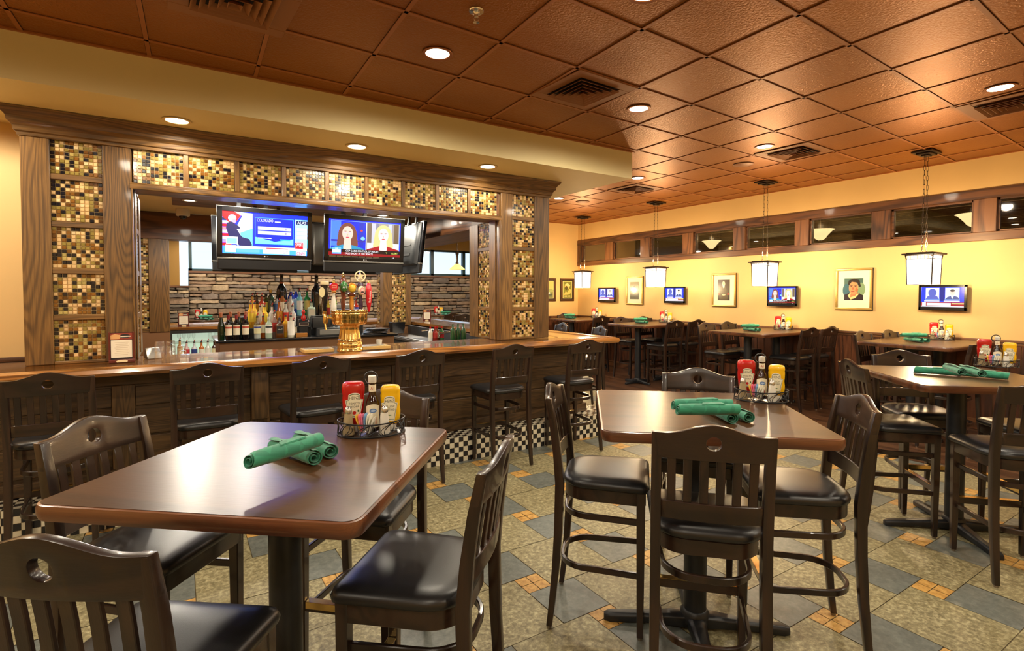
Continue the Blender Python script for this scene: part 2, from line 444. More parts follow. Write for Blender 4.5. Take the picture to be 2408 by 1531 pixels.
# transom trim: two rails and the mullions between panes
mb = MB(); mb.box(XW-.025, YB, WZ0, XW+T, 9.90, WZ0+.10); mb.box(XW-.025, YB, WZ1-.115, XW+T, 9.90, WZ1)
struct(mb.build('trim_transom_rails', M['panY'], bevel=.004, smooth=0))
mb = MB(); e = 9.90
for a, b in wins: mb.box(XW-.02, a, WZ0+.1, XW+T, e, WZ1-.115); e = b
mb.box(XW-.02, YB, WZ0+.1, XW+T, e, WZ1-.115)
struct(mb.build('trim_transom_mullions', M['panZ'], bevel=.004, smooth=0))
for i, (a, b) in enumerate(wins):
    mb = MB(); z0, z1 = WZ0+.1, WZ1-.115; t = .022
    for bx in ((b, a, z0, z0+t), (b, a, z1-t, z1), (b, b+t, z0, z1), (a-t, a, z0, z1)): mb.box(XW+.02, bx[0], bx[2], XW+.06, bx[1], bx[3])
    f = mb.build('window_%d' % (i+1), M['panY'], smooth=0); struct(f)
    mb = MB(); mb.box(XW+.036, b+t, z0+t, XW+.042, a-t, z1-t); p_ = mb.build('pane', M['tpane'], f, smooth=0)
# chair rails and wainscot
mb = MB()
mb.box(XW-.035, YB, 1.062, XW, YF, 1.094); mb.box(XW-.022, YB, 1.03, XW, YF, 1.062)
mb.box(6.3, YF-.035, 1.062, XW, YF, 1.094); mb.box(6.3, YF-.022, 1.03, XW, YF, 1.062)
mb.box(XL, 5.565, 1.09, -.97, 5.6, 1.125); mb.box(XL, 5.58, 1.06, -.97, 5.6, 1.09)
struct(mb.build('trim_chair_rail', M['panY'], bevel=.005, seg=2))
mb = MB(); y = YB
while y < YF: mb.box(XW-.014, y+.002, .12, XW, min(YF, y+.118), 1.035); y += .12
x = 6.3
while x < XW: mb.box(x+.002, YF-.014, .12, min(XW, x+.118), YF, 1.035); x += .12
struct(mb.build('trim_wainscot', M['wains'], bevel=.003, smooth=0))
mb = MB(); mb.box(XW-.022, YB, 0, XW, YF, .13); mb.box(6.3, YF-.022, 0, XW, YF, .13)
struct(mb.build('baseboard_right', M['panY'], bevel=.004, smooth=0))

# lowered cream ceiling inside the bar
mb = MB(); mb.box(-.64, 5.83, 2.80, 3.74, 9.26, SZ+.002); struct(mb.build('ceiling_bar', M['soffit'], smooth=0))

# dim room beyond the transom windows
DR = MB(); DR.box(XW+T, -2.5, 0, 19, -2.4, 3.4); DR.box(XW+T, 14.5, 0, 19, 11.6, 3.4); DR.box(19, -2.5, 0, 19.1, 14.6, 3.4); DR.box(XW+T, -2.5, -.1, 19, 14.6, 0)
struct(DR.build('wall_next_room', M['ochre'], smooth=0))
def tinceil():
    m, nt, b = nodes('streaked_tin_ceiling'); c = coords(nt, (1.2, 5, 1))
    n = noise(nt, c, 3.5, 4, .65, 1.2)
    nt.links.new(ramp(nt, n, [(.35, lin(84,68,46)), (.55, lin(128,108,76)), (.7, lin(196,180,140))]), b.inputs['Base Color']); b.inputs['Roughness'].default_value = .5
    return m
M['tin'] = tinceil()
DR = MB(); DR.box(XW+T, -2.5, 3.26, 19, 14.6, 3.36); struct(DR.build('ceiling_next_room', M['tin'], smooth=0))
DR = MB()
for i in range(14): DR.box(XW+T, -2.4+i*1.22, 3.25, 19, -2.37+i*1.22, 3.262)
for i in range(9): DR.box(XW+.6+i*1.22, -2.4, 3.25, XW+.63+i*1.22, 14.5, 3.262)
struct(DR.build('ceiling_grid_next_room', M['cream'], smooth=0))

# stone wall at the back, with daylight windows over it
STX0, STX1, SZT = .19, 8.1, 2.045
def stonewall(name, x0, x1, z0, z1, y, seed, label):
    rr = random.Random(seed); mb = MB(); z = z0
    mb.box(x0, y+.03, 0, x1, y+.25, z1, col=lin(46,38,32))
    def stone(a, b_, za, zb):
        k = rr.uniform(.74, 1.14); base = rr.choice(((148,126,104), (168,146,118), (134,120,108), (178,156,124), (142,130,114), (158,130,104)))
        c = lin(*[min(255, q*k) for q in base]); d = rr.uniform(-.005, .055); j = lambda s=.009: rr.uniform(-s, s); g_ = .004
        n = max(3, int((b_-a)/.09)); top = [zb-g_+j(.008) for i in range(n+1)]; bot = [za+g_+j(.008) for i in range(n+1)]; xs = [a+g_+(b_-a-2*g_)*i/n for i in range(n+1)]
        for e in (0, -1): top[e] -= (zb-za)*rr.uniform(.02, .16); bot[e] += (zb-za)*rr.uniform(.0, .12)
        ring = [(x, zt) for x, zt in zip(xs, top)][::-1]+[(x, zt) for x, zt in zip(xs, bot)]
        cx, cz = (a+b_)/2, (za+zb)/2; f = lambda s, yy: [(cx+(x-cx)*(1-s*.05/(b_-a+.05)), yy+j(.004), cz+(zz-cz)*(1-s*.22)) for x, zz in ring]
        mb.rings([f(0, y+.04), f(0, y-d*.4), f(1, y-d-.012)], col=c)
    while z < z1-.012:
        h = min(rr.choice((.06, .075, .09, .11, .14)), z1-z)
        if z1-z-h < .04: h = z1-z
        x = x0-rr.random()*.3
        while x < x1:
            l = rr.uniform(.2, .62); a = max(x, x0); b_ = min(x+l, x1)
            if b_-a > .04:
                if h < .115 or rr.random() < .45: stone(a, b_, z, z+h)
                else:
                    f_ = rr.uniform(.4, .6)
                    m1 = a+(b_-a)*rr.uniform(.3, .7) if b_-a > .34 else None
                    for za, zb in ((z, z+h*f_), (z+h*f_, z+h)):
                        if m1 and rr.random() < .4: stone(a, m1, za, zb); stone(m1, b_, za, zb)
                        else: stone(a, b_, za, zb)
            x += l
        z += h
    o = mb.build(name, M['stonem'], smooth=55); struct(o, label)
def stonemat():
    m, nt, b = nodes('ledge_stone'); a = N(nt, 'ShaderNodeAttribute', attribute_name='Col'); c = coords(nt)
    n = noise(nt, c, 14, 5, .7)
    nt.links.new(mixc(nt, 1.0, a.outputs['Color'], ramp(nt, n, [(.3, (.62,.6,.58,1)), (.7, (1.1,1.08,1.05,1))]), 'MULTIPLY'), b.inputs['Base Color'])
    b.inputs['Roughness'].default_value = .85; bump(nt, b, n, .5, .02); return m
M['stonem'] = stonemat()
stonewall('wall_stone', STX0, STX1, .55, SZT, YEND, 3, None)
stonewall('wall_stone_low', -2.2, STX0, .55, 1.73, YEND-.25, 9, None)
mb = MB(); mb.box(STX0, YEND-.06, SZT, STX1, YEND+.25, SZT+.05); mb.box(-2.2, YEND-.3, 1.73, STX0, YEND, 1.77)
struct(mb.build('trim_stone_cap', M['panX'], smooth=0))
mb = MB(); mb.box(STX0, YEND, 2.80, STX1, YEND+.2, ZC); struct(mb.build('wall_back_header', M['cream'], smooth=0))
mb = MB(); mb.box(-2.6, YEND-.1, 1.77, .03, YEND, ZC); struct(mb.build('wall_back_ochre', M['ochre'], smooth=0))
M['green'] = P('dark_green_window_metal', lin(22,54,56), .4)
mb = MB()
for x in (.20, 1.75, 3.3, 4.85, 5.86, 6.83, 8.0): mb.box(x, YEND+.02, SZT+.05, x+(.085 if x > .5 else .06), YEND+.12, 2.80)
mb.box(STX0, YEND+.02, SZT+.05, STX1, YEND+.12, SZT+.1); mb.box(STX0, YEND+.02, 2.75, STX1, YEND+.12, 2.80)
fr = mb.build('window_20', M['green'], smooth=0); struct(fr)
mb = MB(); mb.box(STX0, YEND+.06, SZT+.05, STX1, YEND+.066, 2.8); mb.build('pane', M['pane'], fr, smooth=0)
mb = MB(); mb.box(8.11, YF+T, 0, 8.25, YEND+.3, ZC); struct(mb.build('wall_back_right', M['ochre'], smooth=0))
# ------------------------------------------------------------------ bar surround (columns, header, mosaics, crown)
BX0, BX1, OX0, OX1 = -.95, 3.76, -.29, 3.06
FY, ZB, ZT = 5.12, 1.096, 2.765
ZB = 1.0978
sur = thing('bar_surround', 'big oak bar surround with square mosaic panels and crown moulding, standing on the bar counter', 'bar surround', (0, FY, 0))
L = lambda mb, name, mat, par=sur, **k: mb.build(name, mat, par, **k)
MOS = [lin(18,18,28), lin(222,186,132), lin(146,126,62), lin(132,86,32), lin(176,156,92), lin(96,60,22), lin(232,208,160)]
MW = [20, 24, 23, 18, 7, 5, 3]
def mosaic(w, h, seed, nx=None, ny=None):
    """w x h panel, tiles proud of a pale grout bed, facing -Y, lower left at the origin"""
    rr = random.Random(seed); nx = nx or round(w/.0278); ny = ny or round(h/.0278); mb = MB()
    mb.box(0, .006, 0, w, .012, h, col=lin(190,165,120)); dx = w/nx; dy = h/ny; g_ = .0011
    for i in range(nx):
        for j in range(ny):
            c = rr.choices(MOS, MW)[0]; k = rr.uniform(.82, 1.15); c = tuple(min(1, q*k) for q in c[:3])+(1,)
            x0, x1, z0, z1 = i*dx+g_, (i+1)*dx-g_, j*dy+g_, (j+1)*dy-g_; e = .0035; t = rr.uniform(-.0008, .0008)
            mb.rings([[(x0, .006, z0), (x1, .006, z0), (x1, .006, z1), (x0, .006, z1)], [(x0+e, t, z0+e), (x1-e, t, z0+e), (x1-e, t, z1-e), (x0+e, t, z1-e)]], col=c)
    return mb
def mosaics(w, h, n, seed):
    return [mosaic(w, h, seed+i).build('mosaic_panel', M['mosaic'], None, smooth=0) for i in range(n)]
def place(o, par, loc, rz=0, copy=True):
    if copy and o.parent is not None: o = o.copy(); COL.objects.link(o)
    o.parent = par; o.location = loc; o.rotation_euler = (0, 0, rz); return o
sq = mosaics(.307, .307, 4, 11); hd = mosaics(.336, .278, 4, 31); jm = mosaics(.26, .307, 3, 51)
zrow = [1.118+.349*i for i in range(5)]
# columns: two boards, rails between the panels, a recessed bed
def boardcol(x0, xa, xb, x1):
    mb = MB(); mb.box(x0, 0, ZB, xa, .03, ZT+.02); L(mb, 'column_board', M['oakZ'], bevel=.004)
    mb = MB(); mb.box(xb, 0, ZB, x1, .03, ZT+.02); L(mb, 'column_board', M['oakZ'], bevel=.004)
    for z in [ZB]+[zz+.307 for zz in zrow]:
        mb = MB(); mb.box(xa, .006, z, xb, .03, (zrow[0] if z == ZB else z+.042)); L(mb, 'rail', M['oakX'], bevel=.003)
    for i, z in enumerate(zrow): place(sq[(i*3+int(x0 > 0)*2) % 4], sur, (xa, .018, z))
boardcol(BX0, -.787, -.480, OX0-.01)
boardcol(OX1+.03, 3.246, 3.553, BX1)
mb = MB(); mb.box(BX0+.005, .03, ZB, OX0-.005, .69, SZ); L(mb, 'left_column_body', M['oakZ'], bevel=.004)
mb = MB(); mb.box(OX1+.02, .03, ZB, BX1-.005, .69, SZ); L(mb, 'right_column_body', M['oakZ'], bevel=.004)
# header: bottom trim, stiles, nine panels
ZH0, ZH1 = 2.452, 2.487
mb = MB(); mb.box(OX0-.02, -.014, ZH0-.005, OX1+.035, .06, ZH1); mb.box(OX0-.02, -.002, ZH1, OX1+.035, .03, ZH1+.012); L(mb, 'header_trim', M['oakX'], bevel=.006, seg=2)
mb = MB(); mb.box(OX0, .03, ZH0, OX1+.02, .30, SZ); L(mb, 'header_body', M['panX'], bevel=.004)
mb = MB(); px0 = -.287
for i in range(9):
    xs = px0+i*.3745; place(hd[(i*3) % 4], sur, (xs, .016, ZH1+.012))
    if i < 8: mb = MB(); mb.box(xs+.337, .002, ZH1+.012, xs+.3735, .03, ZT+.02); L(mb, 'header_stile', M['oakZ'], bevel=.003)
# opening trim (jamb casings) and inner jambs
for sx, x in ((1, OX0), (-1, OX1)):
    mb = MB(); xo = x if sx > 0 else x+.03
    mb.box(x-.012 if sx > 0 else x, -.014, ZB, x+.0 if sx > 0 else x+.036, .06, ZH0); L(mb, 'jamb_casing', M['oakZ'], bevel=.006, seg=2)
    # inner face boards
    xf = x+.002*sx; t = .012*sx
    mb = MB(); mb.box(xf, .06, ZB, xf+t*.8, .20, ZH0); L(mb, 'jamb_board', M['oakZ'], bevel=.003)
    mb = MB(); mb.box(xf, .47, ZB, xf+t*.8, .69, ZH0); L(mb, 'jamb_board', M['oakZ'], bevel=.003)
    for z in [ZB]+[zz+.307 for zz in zrow[:4]]: mb = MB(); mb.box(xf, .20, z, xf+t*.6, .47, (zrow[0] if z == ZB else min(z+.042, ZH0))); L(mb, 'jamb_rail', M['oakY'], bevel=.002)
    for i, z in enumerate(zrow[:4]):
        if sx < 0: place(jm[(i*2) % 3], sur, (x-.0035, .465, z), -PI/2)
        else: place(jm[(i*2+1) % 3], sur, (x+.0035, .205, z), PI/2)
# crown moulding with mitred returns
prof = [(.0, ZT-.005), (.012, ZT), (.014, ZT+.022), (.028, ZT+.03), (.032, ZT+.062), (.05, ZT+.085), (.058, ZT+.09), (.062, ZT+.122), (.085, ZT+.15), (.1, ZT+.165), (.104, SZ-.004), (.0, SZ-.004)]
path = [(BX0, .6, -1, 0), (BX0, 0, -1, -1), (BX1, 0, 1, -1), (BX1, .69, 1, 0)]
mb = MB(); mb.rings([[(x+ox*o, y+oy*o, z) for o, z in prof] for x, y, ox, oy in path])
L(mb, 'crown_moulding', M['oakX'], smooth=20)
# side and rear of the island: headers, rear corner pillars
mb = MB(); mb.box(3.09, .70, 2.42, BX1-.02, 4.06, 2.799); L(mb, 'side_header', M['panY'], bevel=.004)
mb = MB(); mb.box(-.6, 4.15, 2.41, 3.7, 4.42, 2.80); L(mb, 'rear_header', M['panX'], bevel=.004)
mb = MB(); mb.box(3.085, 4.06, 1.03, 3.60, 4.42, SZ); L(mb, 'rear_pillar', M['oakZ'], bevel=.004)
for xa, xb in ((3.085, 3.25), (3.50, 3.60)):
    mb = MB(); mb.box(xa, 4.035, 1.035, xb, 4.06, 2.5); L(mb, 'pillar_board', M['oakZ'], bevel=.004)
for i in range(5): mb = MB(); mb.box(3.25, 4.042, 1.035+.349*i, 3.50, 4.06, 1.077+.349*i); L(mb, 'pillar_rail', M['oakX'], bevel=.003)
rm = mosaics(.25, .307, 2, 71)
for i in range(4): place(rm[i % 2], sur, (3.25, 4.046, 1.077+.349*i))
jm2 = mosaics(.16, .307, 1, 81)
for i in range(4): place(jm2[0], sur, (3.081, 4.38, 1.077+.349*i), -PI/2)
mb = MB(); mb.box(-.36, 4.16, 1.05, -.11, 4.42, SZ); L(mb, 'rear_pillar', M['oakZ'], bevel=.005)
mb = MB(); mb.box(-.62, 4.20, 1.05, -.36, 4.42, SZ); L(mb, 'pillar_back', M['oakZ'])
ml = mosaics(.12, .307, 2, 91)
for i in range(4): place(ml[i % 2], sur, (-.48, 4.178, 1.10+.349*i))
for i in range(5): mb = MB(); mb.box(-.5, 4.172, 1.055+.349*i, -.36, 4.2, 1.098+.349*i); L(mb, 'pillar_rail', M['oakX'], bevel=.002)
# plain brown laminate under the pillars
mb = MB(); mb.box(-.62, 9.30, 0, -.11, 9.54, 1.049); tag(mb.build('pillar_base', M['brownp'], bevel=.003), 'plain brown laminate base under the left rear mosaic pillar', 'panel')
mb = MB(); mb.box(3.06, 9.19, 0, 3.62, 9.54, 1.029); tag(mb.build('pillar_base', M['brownp'], bevel=.003), 'plain brown laminate base under the right rear mosaic pillar', 'panel')
mb = MB(); mb.box(-1.05, 5.82, 0, -.64, 9.5, SZ); struct(mb.build('wall_bar_inner', M['brownp'], smooth=0))

# ------------------------------------------------------------------ counters
NY, NX = 4.53, 4.37
np_ = [(.0, 1.078), (.012, 1.104), (.045, 1.118), (.085, 1.116), (.12, 1.104), (.17, 1.097), (.9, 1.096), (.9, 1.05), (.05, 1.046), (.015, 1.055)]
mb = MB()
mb.rings([[(x+ox*o, y+oy*o, z) for o, z in np_] for x, y, ox, oy in ((XL+.01, NY, 0, 1), (NX, NY, -1, 1))], mi=0)
np3 = [(min(o, .74), z) for o, z in np_]
mb.rings([[(x+ox*o, y+oy*o, z) for o, z in np3] for x, y, ox, oy in ((NX, NY, -1, 1), (NX, 10.45, -1, -1))], mi=1)
mb.rings([[(x+ox*o, y+oy*o, z) for o, z in np_] for x, y, ox, oy in ((NX, 10.45, -1, -1), (-.9, 10.45, 0, -1))], mi=0)
bt = mb.build('bar_counter', [M['bartop'], M['bartopY']], smooth=40)
tag(bt, 'glossy lacquered oak bar counter top with a rounded nosing', 'bar counter')
PX, PY = 4.04, 4.77
bf = thing('bar_panelling', 'dark oak panelled front of the bar behind the stools', 'bar front', (0, PY, 0))
mb = MB(); mb.box(XL+.01, .02, 0, PX-.02, .5, 1.044); mb.box(PX-.36, .5, 0, PX-.02, 5.4, 1.044); L(mb, 'carcass', M['bfX'], bf, smooth=0)
mb = MB(); mb.box(XL+.01, 0, .955, PX, .03, 1.044); mb.box(PX-.03, .03, .955, PX, 5.4, 1.044); L(mb, 'frieze', M['bfX'], bf, bevel=.004)
mb = MB(); mb.box(XL+.01, -.012, .2435, PX+.012, .03, .34); mb.box(PX-.03, .03, .2435, PX+.012, 5.4, .34); L(mb, 'base_moulding', M['bfX'], bf, bevel=.01, seg=2)
for i, x in enumerate((-3.0, -1.6, -.35, .56, 1.75, 3.0, 3.93)):
    mb = MB(); mb.box(x-.07, -.004, .34, x+.07, .03, .955); L(mb, 'stile', M['bfZ'], bf, bevel=.004)
for a, b in ((-2.93, -1.67), (-1.53, -.42), (-.28, .49), (.63, 1.68), (1.82, 2.93), (3.07, 3.86)):
    for z0, z1 in ((.36, .56), (.575, .78), (.795, .94)):
        mb = MB(); mb.box(a, .008, z0, b, .03, z1); L(mb, 'panel', M['bfX'], bf, bevel=.004)
mb = MB()
for x in (4.5,): pass
for a, b in ((.12, 1.2), (1.3, 2.4), (2.5, 3.6), (3.7, 4.8)):
    mb = MB(); mb.box(PX-.03, a, .36, PX-.004, b, .93); L(mb, 'side_panel', M['bfY'], bf, bevel=.004)
pass
mb = MB(); mb.box(.49, -.05, .60, .62, 0, 1.042); L(mb, 'corbel', M['bfZ'], bf, bevel=.012, seg=2)
# tiled foot step
EX, EY, EZ = 4.30, 4.54, .242
cs = thing('foot_step', 'black and white checkered tile step along the foot of the bar', 'step', (0, EY, 0))
mb = MB(); mb.box(XL+.01, .002, 0, EX-.002, PY-EY-.002, EZ-.002); mb.box(PX+.014, PY-EY, 0, EX-.002, 5.5, EZ-.002); L(mb, 'step_body', M['f_grout'], cs, smooth=0)
CB, CW = lin(24,23,28), lin(232,222,196)
mb = MB(); s = EZ/5; gg = .0012
nxt = int((EX-XL-.01)/s)
for i in range(nxt):
    x1 = EX-i*s; x0 = x1-s
    for j in range(5):
        mb.quad((x0+gg, 0, j*s+gg), (x1-gg, 0, j*s+gg), (x1-gg, 0, (j+1)*s-gg), (x0+gg, 0, (j+1)*s-gg), col=CB if (i+j) % 2 else CW)
    for j in range(5):
        y0 = j*s; y1 = min(y0+s, PY-EY) if x1 < PX+.02 else y0+s
        if y1-y0 < .01: continue
        mb.quad((x0+gg, y0+gg, EZ), (x1-gg, y0+gg, EZ), (x1-gg, y1-gg, EZ), (x0+gg, y1-gg, EZ), col=CB if (i+j+5) % 2 else CW)
for i in range(110):
    y0 = i*s; y1 = y0+s
    for j in range(5): mb.quad((EX, y0+gg, j*s+gg), (EX, y1-gg, j*s+gg), (EX, y1-gg, (j+1)*s-gg), (EX, y0+gg, (j+1)*s-gg), col=CB if (i+j+1) % 2 else CW)
    if i >= 5:
        for j in range(5): mb.quad((EX-(j+1)*s+gg, y0+gg, EZ), (EX-j*s-gg, y0+gg, EZ), (EX-j*s-gg, y1-gg, EZ), (EX-(j+1)*s+gg, y1-gg, EZ), col=CB if (i+j) % 2 else CW)
L(mb, 'checker_tiling', M['tile2'], cs, smooth=0)
# ------------------------------------------------------------------ bar stools
def camel(x, W): return 1.128+.040*(.5+.5*math.cos(PI*min(1, abs(x)/(W*.40))))
def leany(z): # back plane follows the rear posts
    pts = [(0, -.240), (.22, -.213), (.45, -.196), (.72, -.190), (.86, -.202), (1.0, -.222), (1.2, -.262)]
    for (a, ya), (b, yb) in zip(pts, pts[1:]):
        if z <= b: return ya+(yb-ya)*(z-a)/(b-a)
    return pts[-1][1]
BW = .43
def railmesh():
    """top rail: camel back curve, round hole, bowed in plan"""
    W = BW; mb = MB(); zb = 1.030; zc = 1.098; rc = .0265; r2 = .05; n = 24; th = .012
    bow = lambda x: -.022*(1-(2*x/W)**2)
    def pt(x, z, s): return (x, leany(z)+bow(x)+s*th, z)
    inner = []; outer = []
    for k in range(n):
        t = 2*PI*k/n; c, s_ = math.cos(t), math.sin(t)
        inner.append((rc*c, zc+rc*s_)); q = max(abs(c), abs(s_)); ox = r2*c/q; f = (s_/q+1)/2
        zt = camel(ox, W); outer.append((ox, zb+(zt-zb)*f))
    right = [outer[k % n] for k in range(-3, 4)]; left = [outer[12+3-k] for k in range(7)]
    def both(fn):
        for s in (-1, 1): fn(s)
    def face(s):
        for k in range(n):
            a, b = inner[k], inner[(k+1) % n]; c, d = outer[(k+1) % n], outer[k]
            q = [pt(*a, s), pt(*b, s), pt(*c, s), pt(*d, s)]
            mb.add(q if s > 0 else q[::-1], [(0, 1, 2, 3)])
        for sd, col in ((1, right), (-1, left)):
            xs = [r2+(W/2-r2)*i/10 for i in range(11)]
            fr = [(z-zb)/(camel(r2, W)-zb) for x, z in col]
            for i in range(10):
                for j in range(6):
                    P4 = []
                    for (ii, jj) in ((i, j), (i+1, j), (i+1, j+1), (i, j+1)):
                        x = sd*xs[ii]; z = zb+(camel(x, W)-zb)*fr[jj]; P4.append(pt(x, z, s))
                    mb.add(P4, [(0, 1, 2, 3)])
    both(face)
    for k in range(n):
        a, b = inner[k], inner[(k+1) % n]; mb.add([pt(*a, -1), pt(*b, -1), pt(*b, 1), pt(*a, 1)], [(0, 1, 2, 3)])
    xs = [-W/2+(W/2-r2)*i/10 for i in range(11)]+[outer[k][0] for k in (8, 7, 6, 5, 4)]+[r2+(W/2-r2)*i/10 for i in range(11)]
    for a, b in zip(xs, xs[1:]):
        if abs(a-b) < 1e-7: continue
        mb.add([pt(a, camel(a, W), -1), pt(b, camel(b, W), -1), pt(b, camel(b, W), 1), pt(a, camel(a, W), 1)], [(0, 1, 2, 3)])
    xb = [-W/2+(W/2-r2)*i/10 for i in range(11)]+[outer[k][0] for k in (16, 17, 18, 19, 20)]+[r2+(W/2-r2)*i/10 for i in range(11)]
    for a, b in zip(xb, xb[1:]):
        if abs(a-b) < 1e-7: continue
        mb.add([pt(a, zb, -1), pt(b, zb, -1), pt(b, zb, 1), pt(a, zb, 1)], [(0, 1, 2, 3)])
    for sd, col in ((1, right), (-1, left)):
        x = sd*W/2; fr = [(z-zb)/(camel(r2, W)-zb) for xx, z in col]; zz = [zb+(camel(x, W)-zb)*f for f in fr]
        for a, b in zip(zz, zz[1:]): mb.add([pt(x, a, -1), pt(x, b, -1), pt(x, b, 1), pt(x, a, 1)], [(0, 1, 2, 3)])
    return mb
def loft(path, hx, hy, mb=None):
    mb = mb or MB()
    mb.rings([[(x-a, y-b, z), (x+a, y-b, z), (x+a, y+b, z), (x-a, y+b, z)] for (x, y, z), a, b in zip(path, hx, hy)]); return mb
def dshape(wf, wr, yf, yr, rr, rf, n=8):
    """seat outline: square-ish front, rounded rear"""
    P_ = []
    def arc(cx, cy, r, a0, a1, m):
        for i in range(m+1):
            a = a0+(a1-a0)*i/m; P_.append((cx+r*math.cos(a), cy+r*math.sin(a)))
    arc(wf/2-rf, yf-rf, rf, 0, PI/2, 3); arc(-wf/2+rf, yf-rf, rf, PI/2, PI, 3)
    arc(-wr/2+rr, yr+rr, rr, PI, PI*1.5, n); arc(wr/2-rr, yr+rr, rr, PI*1.5, PI*2, n)
    return P_
def hoop(xf, yf, yr, z, w=.016, h=.03, r=.13, xr=.165):
    pts = [(xf, yf, z)]; cy = yr+r
    pts += [(xr+(xf-xr)*.1, cy+.02, z)]
    for i in range(9):
        a = -PI/2*i/8; pts.append((xr-r+r*math.cos(a), cy+r*math.sin(a), z))
    pts += [(-x, y, zz) for x, y, zz in pts[::-1]]
    return MB().ribbon(pts, w, h)
def make_stool(label):
    t = thing('bar_stool', label, 'bar stool', group=None)
    B = lambda mb, name, mat, par=t, **k: mb.build(name, mat, par, **k)
    # seat pad
    mb = MB(); o = lambda i, z: [(x, y, z) for x, y in dshape(.445-2*i, .425-2*i, .232-i, -.188+i, .13-i*.6, .035)]
    mb.rings([o(.012, .702), o(.002, .708), o(0, .722), o(.006, .737), o(.022, .747), o(.06, .7525), o(.12, .755)])
    B(mb, 'seat', M['vinyl'], smooth=70)
    mb = MB(); d1 = dshape(.41, .39, .215, -.178, .12, .02); mb.prism(d1, .640, .702); B(mb, 'apron', M['dkX'], bevel=.003, smooth=40)
    tr = railmesh().build('top_rail', M['dkX'], t, weld=True, bevel=.0035, seg=2, smooth=40)
    mb = MB(); rs = []
    for i in range(13):
        x = -.184+.368*i/12; b_ = -.024*(1-(x/.2)**2); rs.append([(x, leany(z)+b_+s*.0105, z) for z, s in ((.792, -1), (.792, 1), (.862, 1), (.862, -1))])
    mb.rings(rs); B(mb, 'lower_rail', M['dkX'], bevel=.0025, smooth=40)
    for k in range(6):
        x = -.1425+.057*k; b_ = -.022*(1-(x/.2)**2)
        mb = MB(); zs = (.86, .92, .98, 1.035)
        mb.rings([[(x-.0155, leany(z)+b_-.006, z), (x+.0155, leany(z)+b_-.006, z), (x+.0155, leany(z)+b_+.006, z), (x-.0155, leany(z)+b_+.006, z)] for z in zs])
        B(mb, 'slat', M['dkZ'], bevel=.002)
    for sx in (-1, 1):
        zs = (.012, .12, .3, .5, .72, .86, 1.0, 1.126)
        mb = loft([(sx*(.197 if z > .6 else .197+.006*(.6-z)), leany(z), z) for z in zs], [.014, .0155, .018, .0185, .0185, .0185, .018, .0165], [.014, .0155, .018, .020, .021, .0195, .0175, .015])
        l = B(mb, 'leg', M['dkZ'], bevel=.004, seg=2); g_ = MB(); g_.cyl((sx*.2005, leany(0), 0), (sx*.2005, leany(0), .013), .012, .0125, 10); B(g_, 'glide', M['rubber'], l)
        mb = loft([(sx*.186, .192, z) for z in (.012, .35, .705)], [.0145, .018, .0205], [.0145, .018, .0205])
        l = B(mb, 'leg', M['dkZ'], bevel=.003); g_ = MB(); g_.cyl((sx*.186, .192, 0), (sx*.186, .192, .013), .012, .0125, 10); B(g_, 'glide', M['rubber'], l)
    B(hoop(.18, .185, -.180, .555), 'side_hoop', M['dkY'], bevel=.003, smooth=40)
    B(hoop(.18, .185, -.198, .30), 'side_hoop', M['dkY'], bevel=.003, smooth=40)
    mb = MB(); mb.box(-.172, .180, .31, .172, .205, .352); B(mb, 'front_stretcher', M['dkX'], bevel=.003)
    mb = MB(); mb.box(-.165, .176, .352, .165, .209, .3545); mb.box(-.165, .205, .325, .165, .2085, .3545); B(mb, 'foot_plate', M['brass'], bevel=.0008)
    return t
STOOLS = []
stool0 = None
def stool(x, y, rz, label, group=None):
    global stool0
    if stool0 is None:
        stool0 = make_stool(label); stool0.location = (x, y, 0); stool0.rotation_euler = (0, 0, rz); o = stool0
        if group: o['group'] = group
        elif 'group' in o: del o['group']
    else: o = dup(stool0, (x, y, 0), rz, label, group)
    STOOLS.append(o); return o
def stool_back(a, b, cx, cy, label, group, off=.248, rz=None):
    """a, b: the two ends of the top rail seen in the photograph; the stool faces (cx, cy)"""
    A = at(*a, z=1.13); B_ = at(*b, z=1.13); m = (A+B_)/2; d = (B_-A); nrm = Vector((-d.y, d.x, 0)).normalized()
    if nrm.dot(Vector((cx-m.x, cy-m.y, 0))) < 0: nrm = -nrm
    r = math.atan2(nrm.y, nrm.x)-PI/2 if rz is None else rz
    f = Vector((-math.sin(r), math.cos(r), 0)); p = m+f*off
    return stool(p.x, p.y, r, label, group)
G1 = 'bar stools lined up along the front of the bar'
ordn = ['first', 'second', 'third', 'fourth', 'fifth', 'sixth']
fronts = [(-.672, 4.205, -.01), (.17, 4.15, -.05), (.905, 4.155, .09), (1.714, 4.15, .03), (2.612, 4.095, -.03), (3.503, 4.11, -.06)]
for i, (x, y, r) in enumerate(fronts):
    lab = ['dark slat-back bar stool at the left end of the bar, nearest the mosaic column',
           'dark slat-back bar stool facing the bar beside the stacked glasses, second along the bar front',
           'dark slat-back bar stool facing the bar just left of the brass tap tower',
           'dark slat-back bar stool facing the bar just right of the brass tap tower',
           'dark slat-back bar stool facing the bar before the right mosaic column',
           'dark slat-back bar stool at the right corner of the bar front'][i]
    k_ = 4.078/y; stool(x*k_, 4.072+.247, r*.6, lab, G1)
G2 = 'bar stools on the right side of the bar'
stool(4.80, 5.70, PI/2-.25, 'dark bar stool at the right side of the bar, closer to the bar corner', G2)
stool(4.84, 6.62, PI/2-.2, 'dark bar stool at the right side of the bar, farther from the bar corner', G2)
G3 = 'bar stools around the square tables'
T1, T2, T3 = (.300, 1.935), (2.125, 1.675), (4.53, 1.42)
tn = ['nearest table', 'middle table', 'right edge table']
stool_back((80,1043), (340,973), *T1, 'dark stool on the bar side, left end of '+tn[0], G3)
